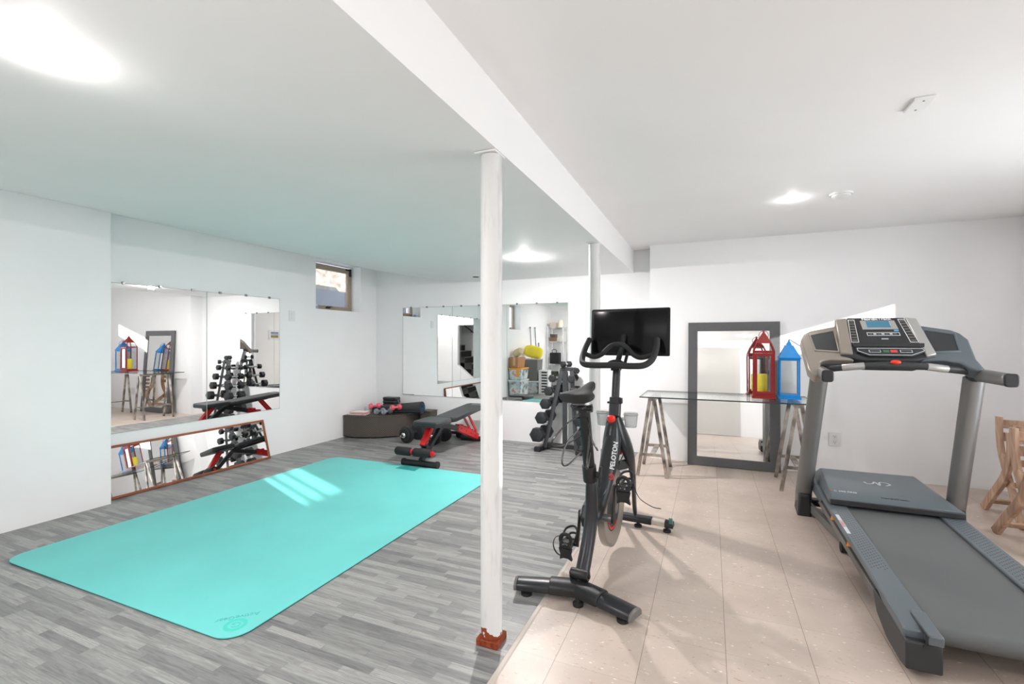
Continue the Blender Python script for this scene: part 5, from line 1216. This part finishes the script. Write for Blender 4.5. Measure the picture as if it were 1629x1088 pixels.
t = bin_box('laundry_hamper', 'grey fabric hamper on a storage bin, seen in the back mirror', 'hamper', (-4.14, -0.12, 0.301), (-3.76, 0.25, 0.82), mat('grey_felt', rgb(120, 120, 118), .9, bump=.3), mat('hamper_rim', rgb(180, 180, 176), .8), 0.02)
b = bm_new(); add_ellipsoid(b, (0, 0, 0), (0.24, 0.10, 0.15), 20, 12)
for v in b.verts:
    v.co.x = (abs(v.co.x)/0.24)**0.6*0.24*(1 if v.co.x > 0 else -1); v.co.z = (abs(v.co.z)/0.15)**0.6*0.15*(1 if v.co.z > 0 else -1)
t = thing('yellow_pillow', 'bright yellow cushion on top of the grey hamper, seen in the mirror', 'cushion', (-3.93, 0.07, 0.985), 0)
o = obj('cushion', b, mat('yellow_fabric', rgb(245, 225, 70), .8), t); o.rotation_euler = (0.15, 0.2, 0); t.location.z = 0.99
b = bm_new()
for k_ in range(3): add_ellipsoid(b, (-4.06+0.04*k_, 0.82, 0.972+0.02*k_), (0.09, 0.09, 0.088), 16, 10)
tag(obj('paper_bag', b, mat('cream_paper', rgb(215, 200, 160), .8, bump=.8, bscale=40)), 'crumpled cream bag on top of the cardboard box, seen in the mirror', 'bag')
# white slotted crate
t = thing('slotted_crate', 'white slotted plastic crate standing on end, seen in the back mirror', 'crate', (-3.45, 0.15, 0))
b = bm_new(); x0, x1 = -3.74, -3.50
add_bb(b, (x0, 0.02, 0), (x0+0.06, 0.24, 0.56)); add_bb(b, (x1-0.03, 0.02, 0), (x1, 0.24, 0.56))
for i in range(9): add_bb(b, (x0+0.06, 0.02, i*0.0655), (x1-0.03, 0.24, i*0.0655+0.032))
obj('body', b, M['white'], t, world=True, bevel=0.003); obj('inside', add_bb(bm_new(), (x0+0.06, 0.04, 0.01), (x1-0.03, 0.20, 0.55)), M['blackplastic'], t, world=True)
# brooms on the left wall
for i, (y, z1, lab) in enumerate(((-0.28, 1.58, 'grey-handled broom leaning on the left wall behind the viewer, nearest the bins'), (-0.62, 1.58, 'broom with a green handle leaning on the left wall by the shelf'), (-0.9, 1.18, 'short mop leaning on the left wall beside the shelf'))):
    t = thing('broom', lab, 'broom', (-4.12, y, 0))
    obj('handle', add_tube(bm_new(), [(0.06, 0, 0.1), (-0.03, 0, z1)], 0.012, seg=8), mat('broom_handle_%s' % 'abc'[i], (rgb(120, 120, 125), rgb(60, 110, 95), rgb(40, 40, 42))[i], .4), t)
    b = bm_new(); add_beam(b, (0.065, 0, 0.0), (0.06, 0, 0.13), 0.05, 0.26, up=(0, 1, 0), w1=0.03, h1=0.14); obj('bristles', b, (M['greymetal'], mat('green_bristle', rgb(60, 130, 110), .8), M['blackmatte'])[i], t)
    b = bm_new(); add_ellipsoid(b, (-0.03, 0, z1+0.01), (0.018, 0.018, 0.02), 10, 8); obj('handle_tip', b, M['blackplastic'], t)
# wire shelf
t = thing('wire_shelf', 'tall chrome wire shelving unit in the corner, seen in the back mirror', 'shelf', (-3.90, -1.75, 0))
sx0, sx1, sy0, sy1 = -4.12, -3.68, -1.93, -1.55
for x in (sx0, sx1):
    for y in (sy0, sy1):
        obj('post', add_cyl(bm_new(), (x, y, 0), (x, y, 1.66), 0.012, seg=10), M['chrome'], t, world=True)
shz = (0.18, 0.62, 1.24, 1.62)
for z in shz:
    b = bm_new()
    for y in (sy0, sy1): add_cyl(b, (sx0, y, z), (sx1, y, z), 0.008, seg=8); add_cyl(b, (sx0, y, z-0.03), (sx1, y, z-0.03), 0.005, seg=8)
    for i in range(9):
        y = sy0+(sy1-sy0)*i/8; add_cyl(b, (sx0, y, z), (sx1, y, z), 0.003, seg=5)
    for x in (sx0, sx1): add_cyl(b, (x, sy0, z), (x, sy1, z), 0.008, seg=8)
    obj('wire_tray', b, M['chrome'], t, world=True)
items = [('box', (-4.00, -1.72, 1.632), (0.16, 0.2, 0.13), rgb(205, 190, 180), 'pale box on the top shelf of the wire unit'),
         ('lamp_shade', (-3.80, -1.72, 1.632), (0.16, 0.18, 0.20), rgb(240, 232, 205), 'cream lampshade on the top shelf of the wire unit'),
         ('box', (-4.02, -1.72, 1.252), (0.16, 0.2, 0.10), rgb(130, 100, 80), 'brown box on the second shelf, at the left'),
         ('box', (-4.0, -1.72, 1.354), (0.15, 0.2, 0.09), rgb(90, 80, 75), 'dark box stacked on the brown box'),
         ('pot', (-3.78, -1.70, 1.252), (0.12, 0.12, 0.15), rgb(225, 220, 205), 'cream pot on the second shelf, at the right'),
         ('bag', (-3.95, -1.72, 0.632), (0.26, 0.24, 0.30), rgb(28, 28, 30), 'black bag on the third shelf of the wire unit'),
         ('box', (-3.98, -1.72, 0.192), (0.20, 0.24, 0.22), rgb(60, 70, 50), 'dark green box on the lowest shelf'),
         ('basket', (-3.76, -1.70, 0.192), (0.13, 0.2, 0.30), rgb(225, 222, 215), 'white basket on the lowest shelf')]
for i, (nm, c, s, cc, lab) in enumerate(items):
    t = thing('shelf_'+nm, lab+', seen in the back mirror', nm.replace('_', ' '), c)
    mm = mat('item_%s_%d' % (nm, i), cc, .7)
    if nm in ('lamp_shade', 'pot'):
        r = s[0]/2; obj('body', add_lathe(bm_new(), [(0, 0), (r, 0), (r*0.75 if nm == 'lamp_shade' else r*1.1, s[2]), (r*.7, s[2]), (r*.6, s[2]-0.01), (0, s[2]-0.01)]), mm, t)
        obj('rim', add_tube(bm_new(), [(r*math.cos(a*PI/8), r*math.sin(a*PI/8), 0.004) for a in range(16)], 0.004, seg=6, closed=True), mm, t)
    else:
        obj('body', add_box(bm_new(), (0, 0, s[2]/2), s), mm, t, bevel=0.02 if nm == 'bag' else 0.004)
        if nm == 'bag': obj('handle', add_tube(bm_new(), smooth_path([(-0.06, 0.10, s[2]), (-0.05, 0.10, s[2]+0.08), (0.05, 0.10, s[2]+0.08), (0.06, 0.10, s[2])], 4), 0.01, seg=8), mm, t)
        else: obj('lid', add_box(bm_new(), (0, 0, s[2]-0.012), (s[0]+0.006, s[1]+0.006, 0.02)), mm, t, bevel=0.003)
# framed landscape and leaning dark canvas on the right wall, seen by double reflection
pw = 0.34; ph = 0.26; y = 1.42; z = 1.42
t = thing('framed_picture', 'small framed landscape with blue sky on the right wall, glimpsed in the mirrors', 'picture', (XR, y, z))
b = bm_new(); add_ring_frame(b, [(XR-0.002, y-pw/2, z-ph/2), (XR-0.002, y+pw/2, z-ph/2), (XR-0.002, y+pw/2, z+ph/2), (XR-0.002, y-pw/2, z+ph/2)], [(XR-0.002, y-pw/2+.05, z-ph/2+.05), (XR-0.002, y+pw/2-.05, z-ph/2+.05), (XR-0.002, y+pw/2-.05, z+ph/2-.05), (XR-0.002, y-pw/2+.05, z+ph/2-.05)], (-0.018, 0, 0))
obj('frame', b, M['white'], t, world=True)
pic = NT('landscape_art'); k = pic; co = k.coord(); sp = k.n('ShaderNodeSeparateXYZ'); k.l(co, sp.inputs[0])
mr = k.n('ShaderNodeMapRange'); mr.inputs[1].default_value = -0.08; mr.inputs[2].default_value = 0.08; k.l(sp.outputs[2], mr.inputs[0])
k.l(k.ramp(mr.outputs[0], [(0.0, rgb(170, 150, 60)), (0.4, rgb(120, 110, 60)), (0.45, rgb(190, 200, 210)), (1, rgb(60, 110, 170))]), k.b.inputs['Base Color'])
obj('artwork', add_bb(bm_new(), (XR-0.012, y-pw/2+.05, z-ph/2+.05), (XR-0.006, y+pw/2-.05, z+ph/2-.05)), pic.m, t, world=True)
